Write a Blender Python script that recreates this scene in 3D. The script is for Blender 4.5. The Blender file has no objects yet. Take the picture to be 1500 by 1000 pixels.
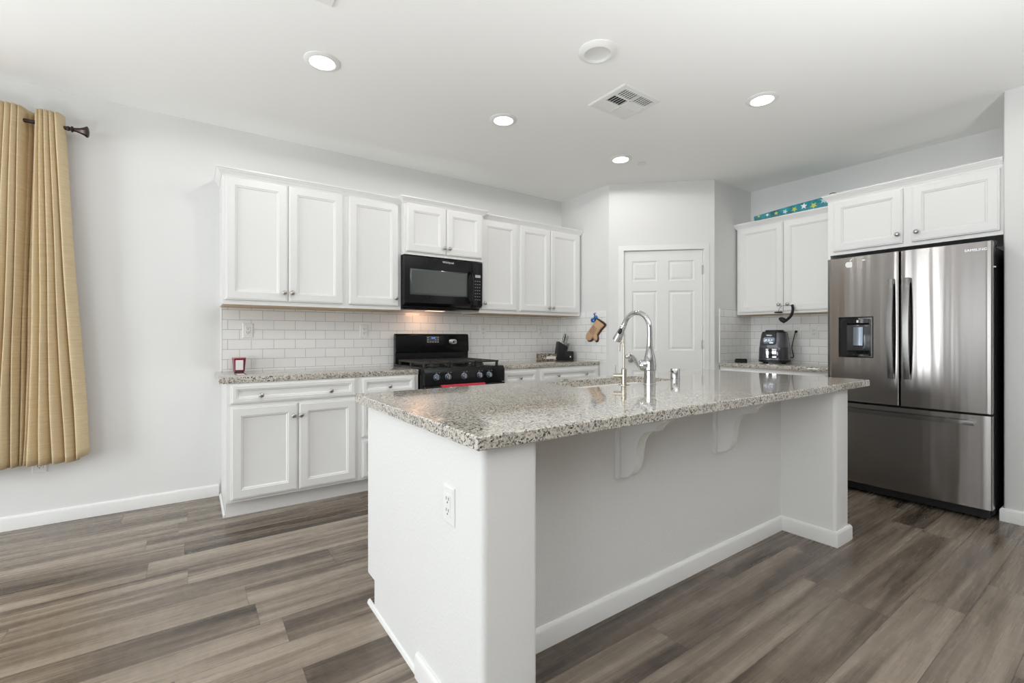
import bpy, bmesh, math, random
from mathutils import Vector, Matrix
R = math.radians
scene = bpy.context.scene
C = scene.collection

# ---------------------------------------------------------------- camera
cam_d = bpy.data.cameras.new('camera')
cam = bpy.data.objects.new('camera', cam_d); C.objects.link(cam)
cam.location = (0, 0, 1.178)
cam.rotation_euler = (R(90), 0, R(55.03 - 90))
cam_d.sensor_width = 36
cam_d.lens = 36 * 670.8 / 1500
cam_d.shift_y = -(500 - 492.56) / 1500
cam_d.clip_start = 0.02
scene.camera = cam

# ---------------------------------------------------------------- world, daylight, exposure
vs = scene.view_settings
vs.view_transform = 'Standard'; vs.look = 'None'; vs.gamma = 1.0; vs.use_curve_mapping = False
vs.exposure = 0.0
world = bpy.data.worlds.new('sky'); scene.world = world; world.use_nodes = True
bg = world.node_tree.nodes['Background']
bg.inputs[0].default_value = (0.80, 0.90, 1.0, 1); bg.inputs[1].default_value = 0.2

def area(name, loc, rot, sx, sy, power, col):
    d = bpy.data.lights.new(name, 'AREA'); d.shape = 'RECTANGLE'; d.size = sx; d.size_y = sy
    d.energy = power; d.color = col
    o = bpy.data.objects.new(name, d); C.objects.link(o); o.location = loc; o.rotation_euler = rot
    return o
# daylight arriving through the glazing left of / behind the camera; the wide window is added
area('daylight_glazed_door', (-3.40, 2.50, 1.10), (0, R(-90), 0), 2.1, 0.80, 74, (0.90, 0.955, 1.0))
area('daylight_small_window', (-3.40, 1.20, 1.50), (0, R(-90), 0), 1.2, 0.80, 12, (0.90, 0.955, 1.0))
area('added_window_fill', (-3.40, -1.00, 1.30), (0, R(-90), 0), 1.7, 2.3, 74, (0.91, 0.96, 1.0))  # fill through an unseen window added to brighten the left-facing sides
area('daylight_curtained_window', (-1.75, 4.30, 1.55), (R(-90), 0, 0), 0.9, 1.45, 20, (0.95, 0.98, 1.0))

scene.cycles.max_bounces = 12
scene.cycles.diffuse_bounces = 8
scene.cycles.glossy_bounces = 6
scene.cycles.caustics_reflective = False
scene.cycles.caustics_refractive = False
scene.cycles.sample_clamp_indirect = 6

# ---------------------------------------------------------------- node helpers
class NT:
    def __init__(self, name):
        self.m = bpy.data.materials.new(name); self.m.use_nodes = True
        self.t = self.m.node_tree; self.n = self.t.nodes
        self.b = self.n['Principled BSDF']
    def node(self, kind, **kw):
        x = self.n.new(kind)
        for k, v in kw.items(): setattr(x, k, v)
        return x
    def link(self, a, b): self.t.links.new(a, b)
    def setv(self, sock, v):
        if hasattr(v, 'is_output'): self.link(v, sock)
        else: sock.default_value = v
    def math(self, op, a, b=0.0, c=None):
        x = self.node('ShaderNodeMath', operation=op)
        self.setv(x.inputs[0], a); self.setv(x.inputs[1], b)
        if c is not None: self.setv(x.inputs[2], c)
        return x.outputs[0]
    def ramp(self, fac, stops, interp='LINEAR'):
        x = self.node('ShaderNodeValToRGB'); cr = x.color_ramp; cr.interpolation = interp
        while len(cr.elements) < len(stops): cr.elements.new(0.5)
        for e, (p, c) in zip(cr.elements, stops): e.position = p; e.color = (*c, 1)
        self.link(fac, x.inputs[0]); return x.outputs[0]
    def mix(self, fac, a, b, blend='MIX'):
        x = self.node('ShaderNodeMix', data_type='RGBA', blend_type=blend)
        self.setv(x.inputs[0], fac)
        self.setv(x.inputs[6], a if hasattr(a, 'is_output') else (*a, 1))
        self.setv(x.inputs[7], b if hasattr(b, 'is_output') else (*b, 1))
        return x.outputs[2]
    def obj(self): return self.node('ShaderNodeTexCoord').outputs['Object']
    def mapping(self, v, scale=(1, 1, 1), loc=(0, 0, 0), rot=(0, 0, 0)):
        x = self.node('ShaderNodeMapping'); self.link(v, x.inputs[0])
        x.inputs['Scale'].default_value = scale; x.inputs['Location'].default_value = loc; x.inputs['Rotation'].default_value = rot
        return x.outputs[0]
    def noise(self, v, scale, detail=3, rough=0.5, dist=0.0):
        x = self.node('ShaderNodeTexNoise'); self.link(v, x.inputs['Vector'])
        x.inputs['Scale'].default_value = scale; x.inputs['Detail'].default_value = detail
        x.inputs['Roughness'].default_value = rough; x.inputs['Distortion'].default_value = dist
        return x.outputs[0]
    def bump(self, h, strength, dist=0.002):
        x = self.node('ShaderNodeBump'); x.inputs['Strength'].default_value = strength
        x.inputs['Distance'].default_value = dist; self.link(h, x.inputs['Height'])
        self.link(x.outputs[0], self.b.inputs['Normal'])
    def base(self, v):
        self.setv(self.b.inputs['Base Color'], v if hasattr(v, 'is_output') else (*v, 1))
    def p(self, **kw):
        for k, v in kw.items(): self.setv(self.b.inputs[k.replace('_', ' ')], v)

def plain(name, col, rough=0.5, metal=0.0, bump=0.0, bscale=200.0, coat=0.0, var=0.0, **kw):
    """procedural: a colour gently varied by noise, optional fine bump"""
    t = NT(name); o = t.obj()
    nz = t.noise(o, bscale, 2)
    if var > 0:
        lo = tuple(max(0, c * (1 - var)) for c in col); hi = tuple(min(1, c * (1 + var)) for c in col)
        t.base(t.ramp(t.noise(o, bscale * 0.2, 3), [(0.3, lo), (0.7, hi)]))
    else: t.base(col)
    t.p(Roughness=rough, Metallic=metal)
    if coat: t.p(Coat_Weight=coat, Coat_Roughness=0.05)
    if bump > 0: t.bump(nz, bump)
    for k, v in kw.items(): t.setv(t.b.inputs[k], v)
    return t.m

M = {}
M['wall'] = plain('wall paint', (0.77, 0.77, 0.76), 0.62, bump=0.10, bscale=110)
M['pony'] = plain('textured wall paint', (0.775, 0.775, 0.765), 0.55, bump=0.45, bscale=90)
M['ceiling'] = plain('ceiling paint', (0.93, 0.93, 0.915), 0.8, bump=0.10, bscale=70)
M['trim'] = plain('trim paint', (0.82, 0.82, 0.805), 0.35, bump=0.02, bscale=40)
M['cab'] = plain('cabinet paint', (0.80, 0.80, 0.79), 0.32, bump=0.02, bscale=60)
M['plastic'] = plain('white plastic', (0.82, 0.82, 0.80), 0.35)
M['slot'] = plain('dark slot', (0.03, 0.03, 0.03), 0.6)
M['nickel'] = plain('brushed nickel', (0.50, 0.48, 0.45), 0.28, 1.0, var=0.08, bscale=400)
M['chrome'] = plain('polished chrome', (0.60, 0.61, 0.62), 0.06, 1.0)
M['satin'] = plain('satin nickel', (0.50, 0.455, 0.37), 0.25, 1.0)
M['black'] = plain('black enamel', (0.008, 0.008, 0.009), 0.14, **{'Specular IOR Level': 0.30})
M['blackmat'] = plain('black plastic', (0.014, 0.014, 0.015), 0.42, bump=0.03, **{'Specular IOR Level': 0.35})
M['glassblack'] = plain('dark oven glass', (0.035, 0.045, 0.042), 0.06, coat=1.0)
M['mesh_glass'] = plain('microwave window glass', (0.045, 0.055, 0.049), 0.06, coat=1.0)
M['gloss_graphite'] = plain('glossy graphite', (0.10, 0.10, 0.11), 0.08, 0.6)
M['iron'] = plain('cast iron', (0.03, 0.028, 0.026), 0.42, bump=0.2, bscale=300)
M['graphite'] = plain('graphite plastic', (0.13, 0.132, 0.142), 0.26, 0.45)
M['alcove'] = plain('dark gloss plastic', (0.035, 0.037, 0.04), 0.15)
M['knobgrey'] = plain('grey knob', (0.20, 0.23, 0.27), 0.25, 0.7)
M['ply'] = plain('maple veneer', (0.56, 0.42, 0.25), 0.5, var=0.12, bscale=60)
M['redtowel'] = plain('red terry', (0.50, 0.035, 0.06), 0.9, bump=0.6, bscale=400, var=0.15)
M['maroon'] = plain('maroon glass', (0.17, 0.008, 0.025), 0.10, coat=0.8)
M['label'] = plain('paper label', (0.78, 0.76, 0.74), 0.6, var=0.03)
M['wax'] = plain('pink wax', (0.62, 0.33, 0.30), 0.5)
M['porcelain'] = plain('white sink', (0.84, 0.82, 0.78), 0.18, coat=0.4)
M['bronze'] = plain('dark bronze', (0.060, 0.045, 0.038), 0.32, 0.9, var=0.25, bscale=150)
M['mitt'] = plain('tan mitt cloth', (0.62, 0.40, 0.25), 0.9, bump=0.3, bscale=300, var=0.08)
M['mittedge'] = plain('brown mitt binding', (0.075, 0.035, 0.025), 0.9)
M['blue'] = plain('blue hook plastic', (0.02, 0.13, 0.36), 0.4, var=0.2, bscale=200)
M['teal'] = plain('teal wrap', (0.01, 0.22, 0.27), 0.45, var=0.55, bscale=90)
M['lime'] = plain('lime star', (0.55, 0.62, 0.07), 0.5)
M['paleblue'] = plain('pale blue star', (0.45, 0.66, 0.72), 0.5)
M['white'] = plain('white print', (0.85, 0.85, 0.85), 0.4)
M['grey_print'] = plain('grey print', (0.42, 0.42, 0.44), 0.4)
M['silver_print'] = plain('silver print', (0.80, 0.80, 0.82), 0.3, 0.6)
M['lens_off'] = plain('lamp reflector', (0.72, 0.72, 0.70), 0.45)
M['bluelit'] = plain('lit blue display', (0.02, 0.05, 0.20), 0.2)
t = NT('lit blue digits'); t.base((0.1, 0.3, 0.8)); t.p(Emission_Color=(0.25, 0.5, 1.0, 1), Emission_Strength=1.2); M['digits'] = t.m
t = NT('lamp lens'); t.base((1, 1, 1)); t.p(Emission_Color=(1.0, 0.97, 0.92, 1), Emission_Strength=6.0); M['lens'] = t.m

def mat_granite():
    t = NT('granite'); o = t.obj()
    w = t.node('ShaderNodeTexNoise'); t.link(o, w.inputs['Vector']); w.inputs['Scale'].default_value = 45; w.inputs['Detail'].default_value = 3
    add = t.node('ShaderNodeMix', data_type='VECTOR'); add.inputs[0].default_value = 0.012
    t.link(o, add.inputs[4]); t.link(w.outputs[1], add.inputs[5])
    v = add.outputs[1]
    def vor(scale):
        x = t.node('ShaderNodeTexVoronoi'); t.link(v, x.inputs['Vector']); x.inputs['Scale'].default_value = scale
        s = t.node('ShaderNodeSeparateColor'); t.link(x.outputs['Color'], s.inputs[0]); return s
    a = vor(185); b = vor(340)
    c1 = t.ramp(a.outputs[0], [(0.0, (0.60, 0.565, 0.50)), (0.32, (0.41, 0.395, 0.355)), (0.50, (0.64, 0.605, 0.54)), (0.64, (0.20, 0.19, 0.172)), (0.75, (0.016, 0.016, 0.016)), (0.91, (0.36, 0.29, 0.22))], 'CONSTANT')
    c2 = t.ramp(b.outputs[1], [(0.0, (0.60, 0.565, 0.50)), (0.45, (0.36, 0.345, 0.31)), (0.71, (0.025, 0.025, 0.025)), (0.90, (0.64, 0.625, 0.585))], 'CONSTANT')
    big = t.ramp(t.noise(o, 16, 3), [(0.42, (0.12, 0.12, 0.12)), (0.62, (0.42, 0.42, 0.42))])
    t.base(t.mix(big, c1, c2))
    t.p(Roughness=0.07, Coat_Weight=0.3, Coat_Roughness=0.03)
    return t.m
M['granite'] = mat_granite()

def mat_floor():
    """vinyl planks 0.18 m wide and 1.22 m long running along X"""
    t = NT('vinyl plank'); o = t.obj()
    s = t.node('ShaderNodeSeparateXYZ'); t.link(o, s.inputs[0]); X, Y = s.outputs[0], s.outputs[1]
    W, L = 0.182, 1.22
    ry = t.math('DIVIDE', t.math('ADD', Y, 0.06), W); row = t.math('FLOOR', ry); fy = t.math('FRACT', ry)
    wn = t.node('ShaderNodeTexWhiteNoise', noise_dimensions='1D'); t.link(row, wn.inputs['W'])
    rx = t.math('ADD', t.math('DIVIDE', X, L), t.math('MULTIPLY', wn.outputs[0], 7.3))
    col = t.math('FLOOR', rx); fx = t.math('FRACT', rx)
    cb = t.node('ShaderNodeCombineXYZ'); t.link(row, cb.inputs[0]); t.link(col, cb.inputs[1])
    wn2 = t.node('ShaderNodeTexWhiteNoise', noise_dimensions='3D'); t.link(cb.outputs[0], wn2.inputs['Vector'])
    rnd = wn2.outputs[0]
    # grain coordinates, shifted per plank
    c2 = t.node('ShaderNodeCombineXYZ')
    t.link(t.math('ADD', X, t.math('MULTIPLY', rnd, 37.0)), c2.inputs[0]); t.link(t.math('ADD', Y, t.math('MULTIPLY', rnd, 11.0)), c2.inputs[1]); t.link(t.math('MULTIPLY', rnd, 5.0), c2.inputs[2])
    g1 = t.noise(t.mapping(c2.outputs[0], (0.50, 8.0, 1)), 1.0, 3, 0.55, 0.9)
    g2 = t.noise(t.mapping(c2.outputs[0], (2.2, 60.0, 1)), 1.0, 4, 0.6, 0.4)
    g3 = t.noise(t.mapping(c2.outputs[0], (26.0, 7.0, 1)), 1.0, 3, 0.6, 1.2)
    f = t.math('ADD', t.math('ADD', t.math('MULTIPLY', g1, 1.20), t.math('MULTIPLY', g2, 0.20)), t.math('MULTIPLY', g3, 0.15))
    f = t.math('ADD', f, t.math('MULTIPLY', t.math('SUBTRACT', rnd, 0.5), 0.15))
    colr = t.ramp(f, [(0.50, (0.052, 0.040, 0.030)), (0.66, (0.118, 0.092, 0.070)), (0.82, (0.212, 0.171, 0.133)), (1.0, (0.33, 0.277, 0.222))])
    ey = t.math('MINIMUM', fy, t.math('SUBTRACT', 1.0, fy)); ex = t.math('MINIMUM', fx, t.math('SUBTRACT', 1.0, fx))
    e = t.math('MINIMUM', t.math('MULTIPLY', ey, W), t.math('MULTIPLY', ex, L))
    seam = t.math('MINIMUM', t.math('DIVIDE', e, 0.0016), 1.0)
    t.base(t.mix(t.math('SUBTRACT', 1.0, seam), colr, (0.045, 0.037, 0.03)))
    t.p(Roughness=t.math('ADD', 0.20, t.math('MULTIPLY', g2, 0.14)))
    t.bump(t.math('ADD', seam, t.math('MULTIPLY', g2, 0.25)), 0.25, 0.0015)
    return t.m
M['floor'] = mat_floor()

def mat_tile(name, xo, zo, swap=False):
    t = NT(name); o = t.obj()
    s = t.node('ShaderNodeSeparateXYZ'); t.link(o, s.inputs[0])
    c = t.node('ShaderNodeCombineXYZ')
    t.link(t.math('ADD', s.outputs[0], xo), c.inputs[0]); t.link(t.math('ADD', s.outputs[2], zo), c.inputs[1])
    b = t.node('ShaderNodeTexBrick'); t.link(c.outputs[0], b.inputs['Vector'])
    b.offset = 0.5; b.offset_frequency = 2; b.squash = 1
    b.inputs['Scale'].default_value = 1.0; b.inputs['Mortar Size'].default_value = 0.0013; b.inputs['Mortar Smooth'].default_value = 0.1
    b.inputs['Bias'].default_value = 0; b.inputs['Brick Width'].default_value = 0.1545; b.inputs['Row Height'].default_value = 0.0745
    b.inputs['Color1'].default_value = (0.90, 0.90, 0.89, 1); b.inputs['Color2'].default_value = (0.86, 0.865, 0.86, 1)
    b.inputs['Mortar'].default_value = (0.40, 0.39, 0.37, 1)
    t.base(b.outputs['Color'])
    t.p(Roughness=0.14)
    t.bump(t.math('SUBTRACT', 1.0, b.outputs['Fac']), 0.5, 0.002)
    return t.m

def mat_fridge(name, col, rough, wave=0.0):
    t = NT(name); o = t.obj()
    g = t.noise(t.mapping(o, (3.0, 3.0, 420.0)), 1.0, 3, 0.6)
    lo = tuple(c * 0.95 for c in col); t.base(t.ramp(g, [(0.3, lo), (0.7, col)]))
    tg = t.node('ShaderNodeTangent', direction_type='RADIAL', axis='Z')
    t.p(Metallic=1.0, Roughness=rough, Anisotropic=0.85, Anisotropic_Rotation=0.25)
    t.link(tg.outputs[0], t.b.inputs['Tangent'])
    if wave > 0: t.bump(t.noise(t.mapping(o, (15.0, 0.0, 0.5)), 1.0, 1, 0.4), 1.0, wave)   # gentle waviness of thin sheet metal
    return t.m
M['fridge'] = mat_fridge('brushed dark steel', (0.29, 0.272, 0.26), 0.20, 0.0022)
M['fridge_handle'] = mat_fridge('handle steel', (0.20, 0.195, 0.19), 0.22)
M['steel'] = mat_fridge('brushed steel', (0.55, 0.55, 0.55), 0.25)

def mat_curtain():
    t = NT('beige curtain cloth'); o = t.obj()
    sl = t.noise(t.mapping(o, (9, 9, 190)), 1.0, 4, 0.65)
    wv = t.noise(t.mapping(o, (300, 300, 60)), 1.0, 2)
    c = t.ramp(sl, [(0.3, (0.66, 0.52, 0.315)), (0.7, (0.79, 0.655, 0.43))])
    t.base(c); t.p(Roughness=0.75, Sheen_Weight=0.15)
    t.bump(t.math('ADD', sl, t.math('MULTIPLY', wv, 0.4)), 0.25, 0.001)
    tr = t.node('ShaderNodeBsdfTranslucent'); t.link(c, tr.inputs[0])
    mx = t.node('ShaderNodeMixShader'); mx.inputs[0].default_value = 0.18
    t.link(t.b.outputs[0], mx.inputs[1]); t.link(tr.outputs[0], mx.inputs[2])
    t.link(mx.outputs[0], t.n['Material Output'].inputs[0])
    return t.m
M['curtain'] = mat_curtain()

def mat_leopard():
    t = NT('mottled print'); o = t.obj()
    n = t.noise(o, 75, 2, 0.5, 1.5)
    t.base(t.ramp(n, [(0.44, (0.03, 0.025, 0.02)), (0.50, (0.30, 0.22, 0.14)), (0.56, (0.70, 0.62, 0.52))], 'CONSTANT'))
    t.p(Roughness=0.4); return t.m
M['mottled'] = mat_leopard()

# ---------------------------------------------------------------- object helpers
def link(name, bm, m, parent=None, smooth=True, angle=32):
    me = bpy.data.meshes.new(name); bmesh.ops.recalc_face_normals(bm, faces=bm.faces[:]); bm.to_mesh(me); bm.free()
    me.materials.append(M[m] if isinstance(m, str) else m)
    if smooth:
        for p in me.polygons: p.use_smooth = True
        try: me.set_sharp_from_angle(angle=R(angle))
        except Exception: pass
    o = bpy.data.objects.new(name, me); C.objects.link(o)
    if parent: o.parent = parent
    return o
def tag(o, label, cat, group=None, kind=None):
    o['label'] = label; o['category'] = cat
    if group: o['group'] = group
    if kind: o['kind'] = kind
    return o
def thing(name, label, cat, loc=(0, 0, 0), rotz=0.0, group=None):
    o = bpy.data.objects.new(name, None); C.objects.link(o); o.empty_display_size = 0.05
    o.location = loc; o.rotation_euler = (0, 0, rotz); return tag(o, label, cat, group)
def struct(name, bm, m, label, cat, loc=(0, 0, 0), rotz=0.0, parent=None):
    o = link(name, bm, m, parent); o.location = loc; o.rotation_euler = (0, 0, rotz)
    if not parent: tag(o, label, cat, None, 'structure')
    return o
def BM(): return bmesh.new()
def box(bm, x0, x1, y0, y1, z0, z1, bev=0.0, seg=2):
    vs_ = [bm.verts.new((x, y, z)) for x in (x0, x1) for y in (y0, y1) for z in (z0, z1)]
    f = [(0, 1, 3, 2), (4, 6, 7, 5), (0, 4, 5, 1), (2, 3, 7, 6), (0, 2, 6, 4), (1, 5, 7, 3)]
    fs = [bm.faces.new([vs_[i] for i in q]) for q in f]
    if bev > 0:
        es = list({e for q in fs for e in q.edges})
        bmesh.ops.bevel(bm, geom=es, offset=bev, segments=seg, profile=0.5, affect='EDGES')
    return bm
def boxes(*bs, bev=0.0):
    bm = BM()
    for b in bs: box(bm, *b, bev=bev)
    return bm
def prism(bm, pts, axis, a, b, bev=0.0):
    """closed polygon pts (2-D) extruded along axis from a to b: 'z' -> (x,y), 'y' -> (x,z), 'x' -> (y,z)"""
    def P(p, h): return {'z': (p[0], p[1], h), 'y': (p[0], h, p[1]), 'x': (h, p[0], p[1])}[axis]
    lo = [bm.verts.new(P(p, a)) for p in pts]; hi = [bm.verts.new(P(p, b)) for p in pts]; n = len(pts)
    fs = [bm.faces.new(lo), bm.faces.new(hi[::-1])]
    for i in range(n): fs.append(bm.faces.new([lo[i], lo[(i + 1) % n], hi[(i + 1) % n], hi[i]]))
    if bev > 0:
        es = [e for f in fs[:2] for e in f.edges]
        bmesh.ops.bevel(bm, geom=es, offset=bev, segments=2, profile=0.5, affect='EDGES')
    return bm
def lathe(bm, prof, c=(0, 0, 0), axis='z', seg=24):
    """prof: list of (radius, height) along axis"""
    def P(r, h, a):
        x, y = r * math.cos(a), r * math.sin(a)
        if axis == 'z': q = (x, y, h)
        elif axis == '-y': q = (x, -h, y)
        elif axis == '-x': q = (-h, x, y)
        elif axis == 'x': q = (h, x, y)
        else: q = (x, h, y)
        return (q[0] + c[0], q[1] + c[1], q[2] + c[2])
    rings = []
    for r, h in prof:
        if r < 1e-5: rings.append([bm.verts.new(P(0, h, 0))])
        else: rings.append([bm.verts.new(P(r, h, 2 * math.pi * i / seg)) for i in range(seg)])
    for A, B in zip(rings, rings[1:]):
        for i in range(seg):
            j = (i + 1) % seg
            if len(A) == 1 and len(B) == 1: continue
            if len(A) == 1: bm.faces.new([A[0], B[j], B[i]])
            elif len(B) == 1: bm.faces.new([A[i], A[j], B[0]])
            else: bm.faces.new([A[i], A[j], B[j], B[i]])
    for rg in (rings[0], rings[-1]):
        if len(rg) > 2: bm.faces.new(rg)
    return bm
def tube(bm, pts, rad, seg=12, flat=(1, 1)):
    pts = [Vector(p) for p in pts]; n = len(pts)
    rads = rad if isinstance(rad, (list, tuple)) else [rad] * n
    tang = [(pts[min(i + 1, n - 1)] - pts[max(i - 1, 0)]).normalized() for i in range(n)]
    u = tang[0].orthogonal().normalized(); rings = []
    for i in range(n):
        u = (u - tang[i] * u.dot(tang[i])).normalized(); v = tang[i].cross(u)
        rings.append([bm.verts.new(pts[i] + (u * math.cos(2 * math.pi * k / seg) * flat[0] + v * math.sin(2 * math.pi * k / seg) * flat[1]) * rads[i]) for k in range(seg)])
    for A, B in zip(rings, rings[1:]):
        for k in range(seg): bm.faces.new([A[k], A[(k + 1) % seg], B[(k + 1) % seg], B[k]])
    bm.faces.new(rings[0][::-1]); bm.faces.new(rings[-1])
    return bm
def spline(ctrl, n=40):
    ctrl = [Vector(c) for c in ctrl]; P = [2 * ctrl[0] - ctrl[1]] + ctrl + [2 * ctrl[-1] - ctrl[-2]]; out = []
    segs = len(ctrl) - 1
    for k in range(n + 1):
        tt = k / n * segs; i = min(int(tt), segs - 1); f = tt - i
        a, b, c, d = P[i], P[i + 1], P[i + 2], P[i + 3]
        out.append(0.5 * ((2 * b) + (c - a) * f + (2 * a - 5 * b + 4 * c - d) * f * f + (3 * b - a - 3 * c + d) * f ** 3))
    return out
def ellipsoid(bm, c, r, seg=20, rings=12, rot=None):
    mt = Matrix.Translation(c) @ (rot.to_4x4() if rot else Matrix.Identity(4)) @ Matrix.Diagonal((*r, 1))
    bmesh.ops.create_uvsphere(bm, u_segments=seg, v_segments=rings, radius=1.0, matrix=mt); return bm
def sweep(bm, path, prof, side=1, closed=False):
    """prof [(out, z)] swept along a plan path with mitred corners; out is to the right of travel for side=1"""
    n = len(path); P = [Vector(p) for p in path]; rings = []
    for i in range(n):
        d0 = (P[i] - P[i - 1]).normalized() if (i > 0 or closed) else None
        d1 = (P[(i + 1) % n] - P[i]).normalized() if (i < n - 1 or closed) else None
        n0 = Vector((d0.y, -d0.x)) if d0 else None; n1 = Vector((d1.y, -d1.x)) if d1 else None
        if n0 is None: m = n1
        elif n1 is None: m = n0
        else:
            m = (n0 + n1); m = m / max(1e-6, m.dot(n0)) if m.length > 1e-6 else n0
        rings.append([bm.verts.new((P[i].x + m.x * o * side, P[i].y + m.y * o * side, z)) for o, z in prof])
    k = len(prof); cnt = n if closed else n - 1
    for i in range(cnt):
        A, B = rings[i], rings[(i + 1) % n]
        for j in range(k): bm.faces.new([A[j], A[(j + 1) % k], B[(j + 1) % k], B[j]])
    if not closed: bm.faces.new(rings[0]); bm.faces.new(rings[-1][::-1])
    return bm
def nested(bm, rings, y_sign=-1, fill=True):
    """rings: list of (x0,x1,z0,z1,forward) joined in order (forward goes to -y)"""
    L = []
    for x0, x1, z0, z1, f in rings:
        L.append([bm.verts.new((x, -f, z)) for x, z in ((x0, z0), (x1, z0), (x1, z1), (x0, z1))])
    for A, B in zip(L, L[1:]):
        for i in range(4): bm.faces.new([A[i], A[(i + 1) % 4], B[(i + 1) % 4], B[i]])
    if fill: bm.faces.new(L[-1])
    return L
def panel_front(bm, x0, x1, z0, z1, y, frame=0.056, t=0.019):
    prof = [(0, 0), (0, t - 0.006), (0.002, t - 0.003), (0.007, t - 0.003), (0.010, t), (frame, t), (frame + 0.003, t - 0.004),
            (frame + 0.009, t - 0.005), (frame + 0.015, t - 0.0115), (frame + 0.017, t - 0.012)]
    L = nested(bm, [(x0 + i, x1 - i, z0 + i, z1 - i, -y + f) for i, f in prof])
    bm.faces.new(L[0][::-1])
    return bm
def knob(parent, x, y, z, m='nickel', name='knob'):
    bm = BM(); lathe(bm, [(0.0075, 0), (0.0055, 0.004), (0.005, 0.011), (0.012, 0.015), (0.0155, 0.019), (0.0155, 0.022), (0.012, 0.026), (0.005, 0.028), (0, 0.0283)], (x, y, z), '-y', 20)
    return link(name, bm, m, parent, angle=50)

CROWN = [(0.0, 0.0), (0.006, 0.0), (0.008, 0.008), (0.013, 0.012), (0.020, 0.026), (0.028, 0.034), (0.030, 0.040), (0.036, 0.042), (0.036, 0.052), (0.0, 0.052)]
def crown(parent, w, d, h, left, right):
    path = ([(0, -left)] if left is not False else []) + [(0, -d), (w, -d)] + ([(w, -right)] if right is not False else [])
    bm = BM(); sweep(bm, path, [(o, h - 0.052 + z) for o, z in CROWN], 1)
    return link('crown_molding', bm, 'cab', parent, angle=20)

def upper_cabinet(label, loc, rotz, w, d, h, doors, left=False, right=False, stile=0.02, wood=True, group='white upper cabinets', cat='cabinet', crn=True):
    """local: x along the wall, wall at y=0, front towards -y, bottom at z=0. doors: [(x0,x1,z0,z1,(knob x, knob z))]"""
    t = thing('upper_cabinet', label, cat, loc, rotz, group)
    bm = BM()
    box(bm, 0, w, -d + 0.019, 0, 0.014, h - 0.004); box(bm, 0, w, -d, -d + 0.0195, 0, h - 0.004, 0.001, 1)
    box(bm, 0, 0.015, -d + 0.018, 0, 0, 0.016); box(bm, w - 0.015, w, -d + 0.018, 0, 0, 0.016)
    link('cabinet_box', bm, 'cab', t)
    if wood: link('underside_panel', boxes((0.006, w - 0.006, -d + 0.006, -0.010, -0.004, -0.0003)), 'ply', t)['label'] = 'bare wood underside'
    for x0, x1, z0, z1, kn in doors:
        bm = BM(); panel_front(bm, x0, x1, z0, z1, -d)
        dr = link('cabinet_door', bm, 'cab', t, angle=15)
        if kn: knob(dr, kn[0], -d - 0.019, kn[1])
    if crn: crown(t, w, d, h, left, right)
    return t
def base_cabinet(label, loc, rotz, w, d, h, doors, drawers, toe=0.075, group='white base cabinets', endpanel=False):
    t = thing('base_cabinet', label, 'cabinet', loc, rotz, group)
    bm = BM(); box(bm, 0, w, -d, 0, 0.112, h, 0.001, 1); link('cabinet_box', bm, 'cab', t)
    link('toe_kick', boxes((0, w, -d + toe, -0.01, 0, 0.113)), 'cab', t)
    for x0, x1, z0, z1, kn in doors:
        bm = BM(); panel_front(bm, x0, x1, z0, z1, -d); dr = link('cabinet_door', bm, 'cab', t, angle=15)
        if kn: knob(dr, kn[0], -d - 0.019, kn[1])
    for x0, x1, z0, z1, kns in drawers:
        bm = BM(); panel_front(bm, x0, x1, z0, z1, -d, 0.030); dr = link('drawer_front', bm, 'cab', t, angle=15)
        for k in kns: knob(dr, k[0], -d - 0.019, k[1])
    return t
def text(name, s, size, m, parent, loc, rot=(R(90), 0, 0), ext=0.0004, align='CENTER'):
    cu = bpy.data.curves.new(name, 'FONT'); cu.body = s; cu.size = size; cu.extrude = ext; cu.align_x = align; cu.align_y = 'CENTER'
    cu.resolution_u = 4; tmp = bpy.data.objects.new(name + '_outline', cu); C.objects.link(tmp); bpy.context.view_layer.update()
    me = bpy.data.meshes.new_from_object(tmp.evaluated_get(bpy.context.evaluated_depsgraph_get())); bpy.data.objects.remove(tmp); bpy.data.curves.remove(cu)
    me.materials.clear(); me.materials.append(M[m]); o = bpy.data.objects.new(name, me); C.objects.link(o); o.parent = parent; o.location = loc; o.rotation_euler = rot
    return o

# ================================================================= THE ROOM
YA, XB, XP, YP, CH = 4.035, 4.965, 3.52, 2.584, 2.74
XL, YF, XC, YC = -3.3, -6.0, 4.25, 0.60
P0 = Vector((XP, 3.29)); P1 = Vector((4.27, YP)); DD = (P1 - P0).normalized(); LD = (P1 - P0).length; AD = math.atan2(DD.y, DD.x)

struct('floor', boxes((XL - .1, XB + .1, YF - .1, YA + .1, -0.1, 0)), 'floor', 'grey-brown wood plank flooring under the whole kitchen', 'floor')
struct('ceiling', boxes((XL - .1, XB + .1, YF - .1, YA + .1, CH, CH + 0.1)), 'ceiling', 'plain white flat ceiling with recessed lamps', 'ceiling')
# back wall (stove wall) with the curtained window beyond the left picture edge
struct('wall_back', boxes((XL, -2.30, YA, YA + .12, 0, CH), (-1.18, XB, YA, YA + .12, 0, CH), (-2.30, -1.18, YA, YA + .12, 0, 0.78), (-2.30, -1.18, YA, YA + .12, 2.32, CH)), 'wall', 'long white wall behind the stove and cabinets', 'wall')
wf = BM()
for b in ((-2.30, -1.18, .78, .83), (-2.30, -1.18, 2.27, 2.32), (-2.30, -2.25, .78, 2.32), (-1.23, -1.18, .78, 2.32), (-1.765, -1.715, .78, 2.32)): box(wf, b[0], b[1], YA + .03, YA + .09, b[2], b[3])
struct('window_1', wf, 'plastic', 'white window frame hidden behind the beige curtain', 'window')
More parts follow.
